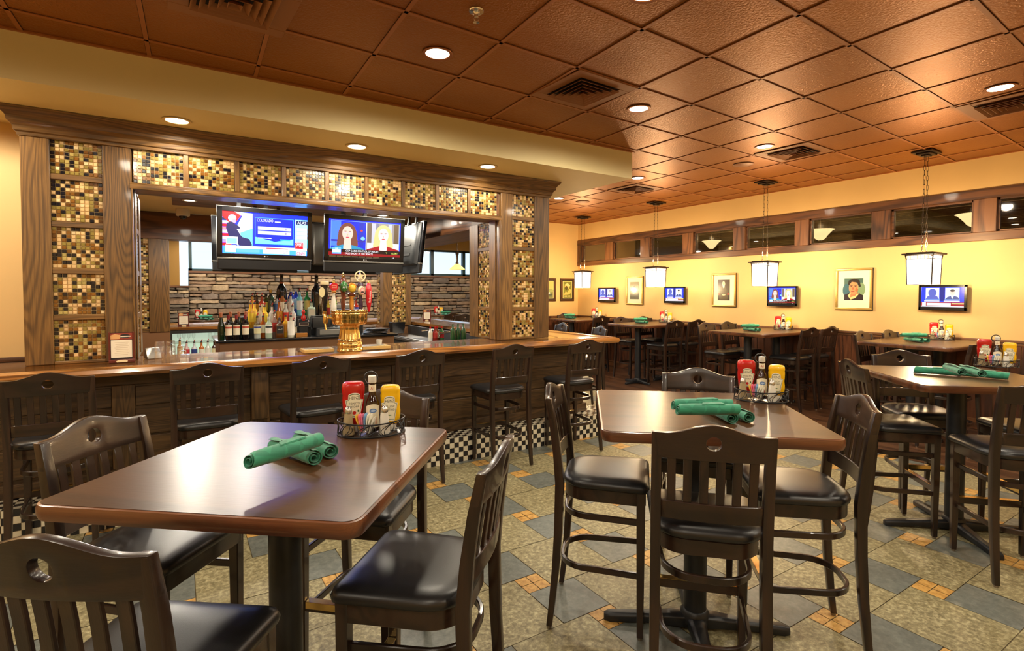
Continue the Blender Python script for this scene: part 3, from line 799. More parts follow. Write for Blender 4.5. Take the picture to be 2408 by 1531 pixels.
stool(-.222+.25*.61, 1.365+.25*.79, -.65, 'foreground stool with its back to the camera, lower left, '+tn[0], G3)
stool_back((1130,1116), (1203,1018), *T1, 'dark stool seen from the side, big black seat, right of '+tn[0], G3)
stool(.86-.25*.68, 2.50-.25*.73, math.atan2(-.73, -.68)-PI/2, 'dark stool half hidden behind the caddy, far side of '+tn[0], G3)
stool_back((1287,937.6), (1320,901), *T2, 'dark stool seen edge-on, left side of '+tn[1], G3)
stool_back((1530.6,1011), (1832,1029), *T2, 'dark stool with slatted back square to the camera, near side of '+tn[1], G3)
stool_back((1972,926), (2067,969.3), *T2, 'dark stool facing left, right side of '+tn[1], G3)
stool_back((1558.6,875.8), (1726.7,885), *T2, 'dark stool with only its top rail showing, far side of '+tn[1], G3)
t3 = Vector((T3[0], T3[1], 0))
for a, rad, lab in ((137, .66, 'dark stool seen edge-on, left side of '), (47, .73, 'dark stool with light stripes on its seat, far side of '), (225, .80, 'dark stool cut by the photo edge, near side of '), (-40, .74, 'dark stool with only its seat in view, right side of ')):
    a = math.radians(a); p = t3+Vector((math.cos(a), math.sin(a), 0))*(rad-.25)
    stool(p.x, p.y, math.atan2(-math.sin(a), -math.cos(a))-PI/2, lab+tn[2], G3)
WT = [('corner', 8.80, 6.80), ('second', 6.83, 6.68), ('third', 4.66, 6.70), ('fourth', 2.62, 6.74)]   # wall tables: centre y, left edge x
G4 = 'bar stools at the wall tables'
wname = ['the far corner table', 'the second table from the far corner', 'the third table from the far corner', 'the wall table near the right edge']
slots = [[(7.45, 9.52, 1), (7.25, 8.06, -1)], [(7.30, 7.55, 1), (7.84, 7.47, 1), (7.19, 6.12, -1), (7.74, 6.12, -1)],
         [(7.05, 5.40, 1), (7.60, 5.40, 1), (7.33, 3.92, -1), (7.85, 3.92, -1)], [(7.18, 3.20, 1), (7.74, 3.13, 1), (6.80, 1.96, -1)]]
side = {1: 'far side', -1: 'near side'}
for k, (nm, ty, lx) in enumerate(WT):
    cnt = {1: 0, -1: 0}
    for x, yb, sd in slots[k]:
        cnt[sd] += 1; n_ = sum(1 for q in slots[k] if q[2] == sd)
        pos = '' if n_ == 1 else (' by the wall' if cnt[sd] == 2 else ' by the aisle')
        stool(x, yb-sd*.25, PI if sd > 0 else 0, 'dark stool%s, %s of %s' % (pos, side[sd], wname[k]), G4)

# ------------------------------------------------------------------ tables
def rrect(w, d, r, n=6, o=0):
    P_ = []
    for cx, cy, a0 in ((w/2-r, d/2-r, 0), (-w/2+r, d/2-r, PI/2), (-w/2+r, -d/2+r, PI), (w/2-r, -d/2+r, 1.5*PI)):
        for i in range(n+1):
            a = a0+PI/2*i/n; P_.append((cx+(r+o)*math.cos(a), cy+(r+o)*math.sin(a)))
    return P_
def cross_base(r, w=.038):
    mb = MB()
    for k in range(4):
        a = k*PI/2; c, s = math.cos(a), math.sin(a); rs = []
        for q, hw, h0, h1 in ((.02, w*1.2, .012, .075), (.12, w*.95, .012, .066), (r*.55, w*.72, .010, .052), (r*.93, w*.72, 0, .042), (r, w*.42, .0, .034)):
            sec = [(-hw, h0), (hw, h0), (hw, h1-.012), (hw*.6, h1), (-hw*.6, h1), (-hw, h1-.012)]
            rs.append([(q*c-u*s, q*s+u*c, z) for u, z in sec])
        mb.rings(rs)
    mb.lathe([(.068, .03), (.068, .078), (.056, .095)], 20)
    return mb
def table(name, label, loc, rz, w, d, peds, group, arm=.44, rr=.05):
    t = thing(name, label, 'table', loc, rz, group); TH = .044
    mb = MB(); sec = [(-.012, 1.07), (-.003, 1.068), (0, 1.058), (0, 1.04), (-.006, 1.026)]
    mb.rings([[(x, y, z) for x, y in rrect(w, d, rr, 6, o)] for o, z in sec])
    mb.mi = 1; mb.prism(rrect(w, d, rr, 6, -.0105), 1.066, 1.0708); top = mb.build('table_top', [M['edge'], M['lam']], t, smooth=35)
    for px in peds:
        mb = MB(); mb.lathe([(.054, .08), (.054, 1.0)], 24, px[0], px[1]); mb.build('pedestal', M['black'], t, smooth=40)
        mb = MB(); mb.cbox(px[0], px[1], 1.014, .36, .36, .022); mb.build('top_plate', M['black'], t, bevel=.003)
        mb = cross_base(arm); mb.build('cross_base', M['black'], t, smooth=40, loc=(px[0], px[1], 0), bevel=.004, seg=2)
    return t
GT = 'square dark-topped pedestal tables'
TR = [math.radians(-39.5), math.radians(-40), math.radians(-41)]
table('square_table', 'large dark square table nearest the camera, blue sheen on its top', (*T1, 0), TR[0], .93, .93, [(0, 0)], GT)
table('square_table', 'dark square table in the middle foreground with warm orange sheen', (*T2, 0), TR[1], .95, .95, [(0, 0)], GT)
table('square_table', 'dark square table at the right with a bright lamp glare on its top', (*T3, 0), TR[2], .95, .95, [(0, 0)], GT)
GW = 'rectangular tables along the right wall'
for k, (nm, ty, lx) in enumerate(WT):
    lab = ['long dark table pushed to the wall in the far corner', 'long dark table at the wall under the second picture, second from far corner',
           'long dark table at the wall, third from the far corner', 'long dark table at the wall under the rightmost television'][k]
    table('wall_table', lab, ((lx+8.07)/2, ty, 0), 0, 8.07-lx, .92, [(-.36, 0), (.36, 0)], GW, arm=.30)
# ------------------------------------------------------------------ condiment caddies and what they hold
RED, INK, LAB, GRN = lin(196,24,20), lin(24,34,30), lin(238,230,200), lin(60,110,50)
def superrings(spec, e=3.2, n=28):
    rs = []
    for z, w, d in spec:
        r = []
        for k in range(n):
            t = 2*PI*k/n; c, s = math.cos(t), math.sin(t)
            r.append((w/2*math.copysign(abs(c)**(2/e), c), d/2*math.copysign(abs(s)**(2/e), s), z))
        rs.append(r)
    return rs
def keystone(p, fill, border):
    k = [(.5-.30, 1), (.5+.30, 1), (.82, .72), (1.0, .70), (.80, 0), (.20, 0), (0, .70), (.18, .72)]
    top = [(.5+.34*math.sin(a), .90+.10*math.cos(a)) for a in [(-1.25+2.5*i/8) for i in range(9)]]
    shape = [(.20, 0), (.80, 0), (1.0, .72), (.84, .74)]+top[::-1]+[(.16, .74), (0, .72)]
    sc_ = lambda s: [(.5+(u-.5)*s, .5+(v-.5)*s) for u, v in shape]
    p.poly(sc_(1), border); p.poly(sc_(.93), lin(120,125,90)); p.poly(sc_(.86), fill)
def make_ketchup(label):
    t = thing('ketchup_bottle', label, 'ketchup bottle')
    mb = MB(); mb.rings(superrings([(.026, .050, .042), (.034, .062, .046), (.06, .074, .05), (.1, .083, .054), (.13, .086, .055), (.145, .083, .053), (.155, .088, .055), (.178, .09, .056), (.192, .084, .052), (.199, .07, .042), (.2005, .05, .03)])); mb.build('bottle_body', M['red'], t, smooth=60)
    mb = MB(); mb.lathe([(.024, 0), (.026, .003), (.025, .024), (.02, .027)], 18); mb.build('cap', M['white'], t, smooth=40)
    p = Paint(.07, .10, y=-.0281); keystone(p, LAB, lin(240,236,220)); p.text('HEINZ', .5, .74, .12, INK, .8, .56); p.text('TOMATO', .5, .53, .09, INK, .8, .6); p.text('KETCHUP', .5, .41, .075, INK, .8, .5)
    p.ell(.5, .2, .1, .07, RED); p.ell(.28, .26, .05, .05, GRN); p.ell(.72, .27, .05, .045, GRN)
    o = p.build('label', M['print'], t, smooth=0, loc=(0, 0, .108)); return t
def make_mustard(label):
    t = thing('mustard_bottle', label, 'mustard bottle')
    mb = MB(); mb.rings(superrings([(.022, .048, .04), (.03, .068, .048), (.05, .078, .052), (.075, .080, .053), (.098, .074, .05), (.115, .078, .052), (.142, .08, .053), (.15, .076, .051), (.158, .08, .052), (.172, .076, .05), (.18, .062, .042), (.182, .04, .03)])); mb.build('bottle_body', M['mustard'], t, smooth=60)
    mb = MB(); mb.lathe([(.024, 0), (.026, .003), (.024, .022), (.02, .024)], 18); mb.build('cap', M['white'], t, smooth=40)
    p = Paint(.064, .10, y=-.0269); keystone(p, LAB, lin(240,236,220)); p.text('HEINZ', .5, .74, .12, INK, .8, .56); p.text('YELLOW', .5, .53, .09, INK, .8, .62); p.text('MUSTARD', .5, .41, .085, INK, .8, .62); p.ell(.5, .22, .12, .02, GRN)
    p.build('label', M['print'], t, smooth=0, loc=(0, 0, .09)); return t
def make_sauce(label):
    t = thing('steak_sauce_bottle', label, 'sauce bottle')
    mb = MB(); mb.lathe([(.024, 0), (.0265, .004), (.0265, .112), (.022, .128), (.0145, .145), (.0125, .165), (.0125, .196)], 22); mb.build('bottle_body', M['sauce'], t, smooth=50)
    mb = MB(); mb.lathe([(.0155, .196), (.0165, .198), (.016, .222), (.014, .224)], 20); mb.build('cap', M['white'], t, smooth=40)
    mb = MB(); mb.lathe([(.0146, .160), (.0146, .188)], 20, ); o = mb.build('neck_label', M['mat'], t, smooth=50)
    p = Paint(.02, .024, y=-.0152); p.text('A1', .5, .35, .5, RED, .9, .8); q = p.build('neck_lettering', M['print'], o, smooth=0, loc=(0, 0, .172))
    mb = MB(); n = 20; hs = lambda a: .10+.012*math.cos(a*1.2)
    rs = [[(.0272*math.sin(-1.25+2.5*i/12), -.0272*math.cos(-1.25+2.5*i/12), z if z < .05 else hs(-1.25+2.5*i/12)) for i in range(13)] for z in (.018, .1)]
    mb.rings(rs, closed=False); f = mb.build('front_label', M['mat'], t, smooth=50)
    p = Paint(.036, .085, y=-.0278); p.text('A1', .5, .12, .36, RED, 1.0, .86); p.ell(.5, .78, .4, .1, lin(84,120,176)); p.ell(.5, .78, .28, .05, lin(170,190,220)); p.build('label_lettering', M['print'], f, smooth=0, loc=(0, 0, .062)); return t
def make_shaker(kind, label):
    t = thing(kind+'_shaker', label, kind+' shaker')
    mb = MB(); ring = lambda z, w: [(w*c, w*s, z) for c, s in ((-1,-1),(-.6,-1.12),(.6,-1.12),(1,-1),(1.12,-.6),(1.12,.6),(1,1),(.6,1.12),(-.6,1.12),(-1,1),(-1.12,.6),(-1.12,-.6))]
    mb.rings([ring(0, .018), ring(.004, .019), ring(.05, .0145), (ring(.085, .0118))])
    body = P(kind+'_filled_glass', lin(236,232,220) if kind == 'salt' else lin(176,156,120), .18, coat=.6) if kind+'b' not in M else M[kind+'b']
    M[kind+'b'] = body; mb.build('shaker_body', body, t, smooth=30)
    mb = MB(); mb.lathe([(.0145, .084), (.015, .09), (.013, .1), (.0095, .108), (.004, .112)], 14); mb.build('shaker_cap', M['steel'], t, smooth=40); return t
def make_holder(label):
    t = thing('packet_glass', label, 'packet holder')
    mb = MB(); mb.lathe([(.026, 0), (.03, .004), (.034, .05), (.0335, .05), (.029, .006), (.02, .004)], 22); mb.build('glass_cup', M['glass'], t, smooth=40); return t
def make_packet(col, band, label):
    mb = MB(); w, h = .034, .066
    mb.rings([[(-w/2, -.0006, 0), (w/2, -.0006, 0), (w/2, .0006, 0), (-w/2, .0006, 0)], [(-w/2, -.0022, h*.25), (w/2, -.0022, h*.25), (w/2, .0022, h*.25), (-w/2, .0022, h*.25)], [(-w/2, -.0022, h*.8), (w/2, -.0022, h*.8), (w/2, .0022, h*.8), (-w/2, .0022, h*.8)], [(-w/2, -.0005, h), (w/2, -.0005, h), (w/2, .0005, h), (-w/2, .0005, h)]], col=col)
    mb.box(-w/2+.006, -.0026, h*.42, w/2-.006, .0026, h*.66, col=band)
    o = mb.build('sweetener_packet', M['print'], None, smooth=0); return o
def make_caddy(label):
    t = thing('condiment_caddy', label, 'caddy', group='wire condiment caddies on the tables')
    a, b = .131, .092; el = lambda th, z, k=1.0: (a*k*math.cos(th), b*k*math.sin(th), z)
    wv = lambda th: .052+.010*math.sin(th-PI/2)*-1*0+.008*math.cos(th)**2
    mb = MB(); mb.tube([el(2*PI*i/48, wv(2*PI*i/48)) for i in range(48)], .0028, 6, True); mb.build('top_ring', M['black'], t, smooth=60)
    mb = MB(); mb.tube([el(2*PI*i/48, .004) for i in range(48)], .0032, 6, True); mb.build('bottom_ring', M['black'], t, smooth=60)
    mb = MB()
    for x in (-.1, -.066, -.033, 0, .033, .066, .1):
        y = b*math.sqrt(1-(x/a)**2); mb.tube([(x, -y, .004), (x, y, .004)], .002, 5)
    mb.build('base_wires', M['black'], t, smooth=60)
    for k in range(9):
        th0 = 2*PI*(k+.5)/9; mb = MB()
        for s in (-1.0, -.55, .55, 1.0):
            pts = []
            for i in range(11):
                f = i/10; d = s*.27*math.sin(PI*f)**.8; th = th0+d*.95+(f-.5)*.25*(1 if s > 0 else 1); pts.append(el(th, .005+(wv(th)-.007)*f, 1.0))
            mb.tube(pts, .0016, 5)
        mb.build('wire_leaf', M['black'], t, smooth=60)
    mb = MB(); mb.tube([(0, .05, .004), (0, .05, .12), (0, .05, .19)], .003, 6); mb.tube([(.026*math.sin(2*PI*i/20), .05, .215+.026*-math.cos(2*PI*i/20)) for i in range(20)], .0034, 6, True); mb.build('ring_handle', M['black'], t, smooth=60)
    return t
tabs = [('on the table nearest the camera', at(874, 1018, z=1.07), T1, TR[0]), ('on the middle square table', at(1789, 941, z=1.07), T2, TR[1]), ('on the square table at the right edge', at(2343, 862, z=1.07), T3, TR[2]),
        ('on the wall table in the far corner', (7.86, 8.90), None, 0), ('on the second wall table from the corner', (7.86, 6.93), None, 0), ('on the third wall table from the corner', (7.86, 4.62), None, 0), ('on the fourth wall table from the corner', (7.86, 2.63), None, 0)]
protos = {}
def inst(key, maker, loc, rz, label, group, **k):
    if key not in protos: o = protos[key] = maker(label); o.location = loc; o.rotation_euler = (0, 0, rz); o['group'] = group; return o
    return dup(protos[key], loc, rz, label, group)
PK = [(lin(240,196,60), lin(250,230,150), 'yellow'), (lin(238,120,150), lin(250,200,210), 'pink'), (lin(240,130,158), lin(250,205,215), 'pink'), (lin(120,168,214), lin(235,240,245), 'blue'), (lin(84,130,190), lin(230,235,245), 'blue')]
WP = (lin(240,236,222), lin(214,210,190), 'white')
pkp = {}
for ti, (ph, c, tc, tr) in enumerate(tabs):
    cx, cy = c[0], c[1]; ang = -math.atan2(cx, cy)*.9; ca, sa = math.cos(ang), math.sin(ang); z0 = 1.0708
    W = lambda x, y, z=0: (cx+x*ca-y*sa, cy+x*sa+y*ca, z0+z)
    inst('caddy', make_caddy, W(0, 0), ang, 'black wire leaf-pattern condiment caddy '+ph, 'wire condiment caddies on the tables')
    b = .0062
    inst('ket', make_ketchup, W(-.070, .032, b), ang+.12, 'red ketchup squeeze bottle with white label '+ph, 'red ketchup bottles in the caddies')
    inst('mus', make_mustard, W(.076, .020, b), ang-.18, 'yellow mustard squeeze bottle with white label '+ph, 'yellow mustard bottles in the caddies')
    inst('sau', make_sauce, W(.004, .012, b), ang+.05, 'brown steak sauce bottle with white cap '+ph, 'steak sauce bottles in the caddies')
    inst('pep', lambda l: make_shaker('pepper', l), W(-.090, -.026, b), ang+.3, 'slim glass pepper shaker with metal cap '+ph, 'pepper shakers in the caddies')
    inst('sal', lambda l: make_shaker('salt', l), W(.048, -.046, b), ang+.2, 'slim glass salt shaker full of white salt '+ph, 'salt shakers in the caddies')
    inst('hol', make_holder, W(-.024, -.044, b), ang, 'small clear glass packed with sweetener packets '+ph, 'glasses of packets in the caddies')
    rr = random.Random(5)
    for i in range(7 if ti < 3 else 5):
        col, band, nm = (PK[i] if i < 4 else WP) if ti < 3 else (PK[1], PK[3], WP, WP, WP)[i]
        if nm not in pkp: o = pkp[nm] = make_packet(col, band, '')
        else: o = pkp[nm].copy(); COL.objects.link(o)
        n_ = 7 if ti < 3 else 5; xo = -.017+.034*i/(n_-1)
        o.location = W(-.024+xo*.93, -.044-xo*.36, b+.007+rr.uniform(0, .012)); o.rotation_euler = (.30*xo/.017, 0, ang+1.2); o['category'] = 'packet'
        o['label'] = '%s paper sweetener packet in the small glass %s' % (nm, ph); o['group'] = nm+' sweetener packets '+ph

# ------------------------------------------------------------------ rolled green napkins
def make_roll(label, seed=1, Ln=.255, Rr=.027):
    rr = random.Random(seed); mb = MB(); K = 40; turns = 2.25; rs = []; th = .0016
    for s_ in range(9):
        f = s_/8; y = (f-.5)*Ln; wob = 1+.05*math.sin(f*7+seed)+rr.uniform(-.02, .02); tw = rr.uniform(-.12, .12)+f*.5
        out, inn = [], []
        for k in range(K+1):
            q = k/K; a = tw+2*PI*turns*q; r = (.007+(Rr-.007)*q**.85)*wob
            off = .006*q*(1 if f in (0, 1) else 0)*math.sin(a)
            out.append(((r+th/2)*math.cos(a)*1.08, y+off, (r+th/2)*math.sin(a)*.9+Rr*.9)); inn.append(((r-th/2)*math.cos(a)*1.08, y+off, (r-th/2)*math.sin(a)*.9+Rr*.9))
        rs.append(out+inn[::-1])
    mb.rings(rs); t = thing('napkin_roll', label, 'napkin'); mb.build('rolled_cloth', M['cloth'], t, smooth=50)
    mb = MB(); z = Rr*1.86; mb.rings([[(-.006, -.02, z), (.016, -.03, z-.004), (.012, .07, z-.002), (-.010, .06, z+.001)], [(-.008, -.018, z+.003), (.014, -.028, z), (.010, .068, z+.002), (-.012, .058, z+.004)]]); mb.build('folded_corner', M['cloth'], t, smooth=0)
    return t
protoroll = [None, None]
def roll(c, z, dirv, label, group, tilt=0, v=0):
    rz = math.atan2(dirv[1], dirv[0])-PI/2
    if protoroll[v] is None: o = protoroll[v] = make_roll(label, 1+v*4); o['group'] = group
    else: o = dup(protoroll[v], (0, 0, 0), 0, label, group)
    o.location = (c[0], c[1], z); o.rotation_euler = (tilt, 0, rz); return o
GN = 'rolled green napkins on the tables'
def cluster(rolls, ph):
    """rolls: (pixel of the middle, height above the table top, direction as (rightwards, away) from the camera, description)"""
    for i, (px, z, dr, lab) in enumerate(rolls):
        c = at(*px, z=1.0712+z+.025) if not isinstance(px, Vector) else px
        az = math.atan2(c.x, c.y); r_, f_ = (math.cos(az), -math.sin(az)), (math.sin(az), math.cos(az))
        d = (r_[0]*dr[0]+f_[0]*dr[1], r_[1]*dr[0]+f_[1]*dr[1])
        roll(c, 1.0712+z, d, 'rolled green napkin '+lab+' '+ph, GN, 0, 1 if z > .01 else 0)
TP = ['on the nearest table', 'on the middle square table', 'on the right edge table', 'on the far corner table', 'on the second table from the far corner', 'on the third table from the far corner', 'on the wall table near the right edge']
UNL, UNR, TOPL, BEH = 'underneath at the left', 'underneath at the right', 'laid across the top', 'lying behind the top one'
cluster([((690,1060), 0, (-.50,.86), UNL), ((738,1044), 0, (-.42,.91), UNR), ((672,1058), .0525, (.78,.62), TOPL)], TP[0])
cluster([((1688,968), 0, (-.45,.89), UNL), ((1724,966), 0, (-.5,.87), UNR), ((1664,963), .0525, (.93,.36), TOPL), ((1650,951), .0525, (.93,.36), BEH)], TP[1])
cluster([((2204,873), 0, (1,.05), 'lying at the left under the crossing pair'), ((2311,880), 0, (1,-.05), 'lying at the right under the crossing pair'), ((2243,868), .0525, (-.3,.95), 'crossing on top, left of the pair,'), ((2284,872), .0525, (-.38,.92), 'crossing on top, right of the pair,')], TP[2])
for k, (px, ty) in enumerate((((1338,748), 9.0), ((1505,762), 6.95), ((1763,780), 4.72), ((2148,806), 2.68))):
    x = at(*px, y=ty).x; o = lambda a, b: Vector((x+a, ty+b, 0))
    az = math.atan2(x, ty); o = lambda a, b: Vector((x+a*math.cos(az)+b*math.sin(az), ty-a*math.sin(az)+b*math.cos(az), 0))
    cluster([(o(.0, .0), 0, (-.6,.8), UNL), (o(.054, .04), 0, (-.6,.8), UNR), (o(.0, .02), .0525, (.9,.4), TOPL)], TP[3+k])
# ------------------------------------------------------------------ televisions
SKIN, SKIN2, WHT, NAVY, BLU, CYN, RDS = lin(236,196,180), lin(250,216,206), lin(245,248,252), lin(6,10,30), lin(3,12,205), lin(60,190,240), lin(205,30,45)
def woman(p, u, v, s, hair, top, face, asp=1.78):
    e = lambda du, dv, ru, rv, c, n=18: p.ell(u+du*s, v+dv*s*asp, ru*s, rv*s*asp, c, n)
    q = lambda pts, c: p.poly([(u+a*s, v+b*s*asp) for a, b in pts], c)
    e(0, .02, .135, .165, hair, 26); q([(-.14,.05),(-.17,-.2),(-.12,-.3),(.12,-.3),(.17,-.2),(.14,.05)], hair)
    q([(-.33,-.42),(-.27,-.26),(-.08,-.2),(.08,-.2),(.27,-.26),(.33,-.42)], top)
    q([(-.05,-.08),(-.065,-.26),(0,-.34),(.065,-.26),(.05,-.08)], face); e(0, 0, .085, .125, face, 22)
    q([(-.09,.08),(-.05,.13),(.03,.12),(.09,.05),(.06,.15),(0,.165),(-.07,.15)], hair)
    for d in (-.035, .035): e(d, .015, .016, .009, lin(70,60,110)); e(d, .035, .02, .005, lin(130,90,70))
    e(0, -.025, .008, .02, lin(222,170,156)); e(0, -.07, .028, .011, lin(196,70,84))
def screenA(W, Hh):
    p = Paint(W, Hh); p.glow = True; p.rect(0, 0, 1, 1, BLU)
    for i, c in enumerate((RDS, WHT, NAVY, WHT, RDS, lin(240,150,160), WHT, RDS, WHT, lin(60,50,140), RDS)): p.rect(0, .93-.075*i, .1, 1-.075*i, c)
    p.poly([(0,1),(.2,1),(.205,.9),(.12,.66),(0,.86)], RDS); p.poly([(.13,1),(.34,.98),(.34,.2),(.16,.2),(.16,.66),(.22,.9)], lin(224,238,250)); p.poly([(.2,.5),(.34,.62),(.34,.2),(.22,.2)], lin(120,226,236))
    p.ell(.11, .84, .045, .085, lin(110,130,200)); p.poly([(.10,.80),(.15,.84),(.15,.74),(.12,.72)], lin(200,180,210)); p.poly([(.05,.72),(.10,.76),(.15,.70),(.19,.64),(.20,.60),(.16,.58),(.2,.45),(.22,.4),(.3,.36),(.33,.24),(.33,.18),(.2,.18),(.08,.36),(.04,.6)], lin(8,8,30))
    p.rect(.365, .25, .83, .90, lin(70,170,235)); p.rect(.372, .265, .823, .885, lin(2,9,150)); p.poly([(.372,.265),(.823,.265),(.823,.40),(.6,.32),(.372,.42)], lin(40,120,200))
    p.text('COLORADO', .485, .80, .07, WHT, 1, .19); p.rect(.6, .80, .67, .825, WHT)
    for v in (.60, .49): p.rect(.40, v, .80, v+.085, lin(206,216,244)); p.rect(.73, v+.015, .74, v+.07, lin(150,120,190))
    p.rect(.4, .39, .56, .41, WHT); p.rect(.66, .36, .79, .39, CYN)
    p.rect(.845, .12, 1, .90, lin(60,150,235)); p.rect(.86, .78, 1, .88, NAVY); p.text('ALAS', .93, .795, .07, WHT, 1, .11)
    for v in (.62, .52, .42): p.rect(.87, v, 1, v+.08, lin(214,224,248))
    p.rect(.04, .22, .17, .40, WHT); p.rect(.05, .24, .16, .36, lin(150,222,236))
    p.rect(0, 0, 1, .18, lin(20,60,190)); p.rect(.15, .12, 1, .19, lin(220,230,248)); p.rect(.5, .145, .76, .165, RDS); p.rect(.03, .03, .15, .2, WHT); p.rect(.16, .04, .42, .11, lin(110,190,236)); p.rect(.46, .02, .78, .12, WHT)
    p.text('91,128', .73, .075, .035, NAVY, .8); p.text('88,006', .73, .03, .035, NAVY, .8)
    p.rect(.845, .17, .955, .335, WHT); p.rect(.85, .175, .95, .33, RDS); p.text('WIN', .90, .225, .07, WHT, 1, .085); p.rect(.86, .29, .94, .315, WHT)
    p.rect(.86, .0, .985, .11, lin(228,220,240)); p.text('CNN', .92, .02, .07, lin(215,40,110), 1, .1); return p
def screenB(W, Hh):
    p = Paint(W, Hh); p.glow = True; p.rect(0, 0, 1, 1, lin(4,8,110)); p.rect(.03, .2, .5, .97, lin(3,9,120))
    for a, b, c in ((.05,.09,lin(40,80,230)),(.12,.14,lin(30,60,220)),(.03,.16,lin(20,40,150)),(.4,.47,lin(6,10,60))): p.rect(a, .3, b, .95, c)
    p.rect(.03, .42, .5, .47, lin(10,10,50)); p.ell(.46, .52, .03, .05, lin(120,190,240)); p.ell(.44, .73, .016, .025, lin(220,60,50))
    woman(p, .25, .64, .86, lin(118,70,58), lin(40,140,180), SKIN)
    p.rect(.51, .2, .98, .96, lin(150,140,140))
    for a, b, c in ((.52,.58,lin(112,96,84)),(.58,.64,lin(190,190,204)),(.64,.68,lin(120,120,140)),(.82,.87,lin(186,190,206)),(.9,.97,lin(104,84,60))): p.rect(a, .2, b, .95, c)
    p.rect(.52, .18, .98, .42, lin(206,206,206))
    woman(p, .75, .64, .86, lin(226,196,130), lin(160,20,30), SKIN2)
    p.rect(.5, .18, .51, .97, WHT); p.rect(.025, .96, .985, .97, lin(130,170,240)); p.rect(.025, .2, .03, .97, lin(130,170,240)); p.rect(.98, .2, .985, .97, lin(150,190,240))
    p.rect(0, .05, 1, .22, lin(34,6,10)); p.poly([(0,.05),(1,.05),(1,.11),(0,.14)], lin(140,14,24)); p.rect(.045, .09, .165, .26, lin(30,60,140)); p.rect(.05, .13, .16, .2, WHT); p.text('LIVE', .105, .215, .03, WHT, .9)
    p.text('GOP GAINS CONTROL OF HOUSE;', .455, .155, .05, WHT, .8, .53); p.text('FALLS SHORT IN THE SENATE', .41, .085, .05, WHT, .8, .44)
    p.rect(.76, .12, 1, .19, lin(16,12,10)); p.text("'T", .80, .135, .04, lin(236,240,110)); p.text('ALERT', .92, .13, .045, lin(236,240,110), 1, .14)
    p.rect(0, 0, 1, .05, lin(22,14,10))
    for i in range(7): p.rect(.01+.1*i, .01, .095+.1*i, .04, lin(92,70,44))
    p.text('1:40', .9, .012, .03, WHT, .9); return p
def screenC(W, Hh):
    p = Paint(W, Hh); p.glow = True; p.rect(0, 0, 1, 1, lin(6,14,90)); p.rect(.44, .3, .56, 1, lin(3,6,40))
    for u in (.27, .73):
        p.rect(u-.16, .38, u+.16, .96, lin(226,234,248)); p.rect(u-.17, .36, u+.17, .42, lin(130,170,220))
    p.ell(.27, .72, .1, .2, lin(24,28,60)); p.poly([(.11,.38),(.15,.52),(.22,.6),(.32,.6),(.39,.52),(.43,.38)], lin(24,28,60))
    p.poly([(.57,.38),(.62,.5),(.70,.56),(.78,.56),(.86,.5),(.90,.38)], lin(20,24,44)); p.poly([(.70,.56),(.73,.4),(.77,.56)], WHT); p.ell(.735, .72, .06, .14, SKIN); p.ell(.735, .82, .058, .06, lin(60,50,50))
    p.rect(.08, .27, .44, .32, WHT); p.rect(.54, .27, .9, .32, WHT); p.rect(0, .04, 1, .24, lin(150,24,40)); p.rect(.14, .07, .7, .2, lin(236,238,246)); p.rect(.03, .05, .12, .22, WHT); p.rect(.72, .15, 1, .2, lin(240,230,150)); p.rect(0, 0, 1, .05, lin(206,206,214)); return p
def big_tv(loc, label, scr, W=1.0, tilt=.12, rz=0, back=None):
    """origin at the centre of the panel; front faces -Y"""
    t = thing('television', label, 'television', loc, rz, 'televisions hanging over the bar'); t.rotation_euler = (tilt, 0, rz); t.rotation_mode = 'XYZ'
    Hh = .70; mb = MB(); b = .052
    z0, z1 = -Hh/2, Hh/2; sb = z0+.135
    for bx in ((-W/2, z1-b, W/2, z1), (-W/2, sb, W/2, sb+.045), (-W/2, sb, -W/2+b, z1), (W/2-b, sb, W/2, z1)): mb.box(bx[0], 0, bx[1], bx[2], .03, bx[3])
    mb.box(-W/2, .012, sb, W/2, .05, z1); mb.build('bezel', M['blackg'], t, bevel=.003)
    mb = MB(); mb.box(-W/2, -.006, sb-.018, W/2, .05, sb); mb.build('silver_strip', M['silver'], t, bevel=.003)
    mb = MB(); mb.box(-W/2+.004, -.002, z0, W/2-.004, .05, sb-.018); mb.build('speaker_bar', M['blackm'], t, bevel=.006)
    mb = MB(); mb.rings([[(x*s, y, z*s+.01) for x, z in ((-.45,-.26),(.45,-.26),(.45,.33),(-.45,.33))] for s, y in ((1, .05), (.93, .10), (.7, .12))]); mb.build('back_shell', back or M['dgrey'], t, bevel=.006)
    mb = MB(); mb.box(-.3, .10, .02, .3, .125, .05); mb.box(-.3, .10, -.12, .3, .125, -.09)
    for i in range(14): mb.box(-.38+.055*i, .0985, .18, -.35+.055*i, .104, .24)
    mb.build('back_ribs', M['blackm'], t)
    mb = MB(); mb.box(-W/2, .0, z1, W/2, .05, z1+.006); mb.build('top_edge', M['silver'], t)
    if scr:
        sw, sh = W-2*b, (z1-b)-(sb+.045); s = scr(sw, sh).build('screen', M['screen'], t, smooth=0); s.location = (0, .011, (z1-b+sb+.045)/2)
        p = Paint(.06, .018, y=-.0006); p.ell(.2, .5, .14, .42, lin(210,210,210)); p.text('LG', .66, .2, .6, lin(200,200,200)); p.build('maker_badge', M['print'], t, smooth=0, loc=(0, 0, sb+.02))
    for x in (-.28, .0):
        mb = MB(); mb.box(x-.02, .06, .30, x+.02, .085, .50); mb.build('hanger', M['blackm'], t)
    return t
zc = 2.243
big_tv((.872, 6.70, zc), 'large television over the bar showing a blue election board, left of the pair', screenA)
big_tv((2.03, 6.70, zc), 'large television over the bar showing two newscasters, right of the pair', screenB, 1.02)
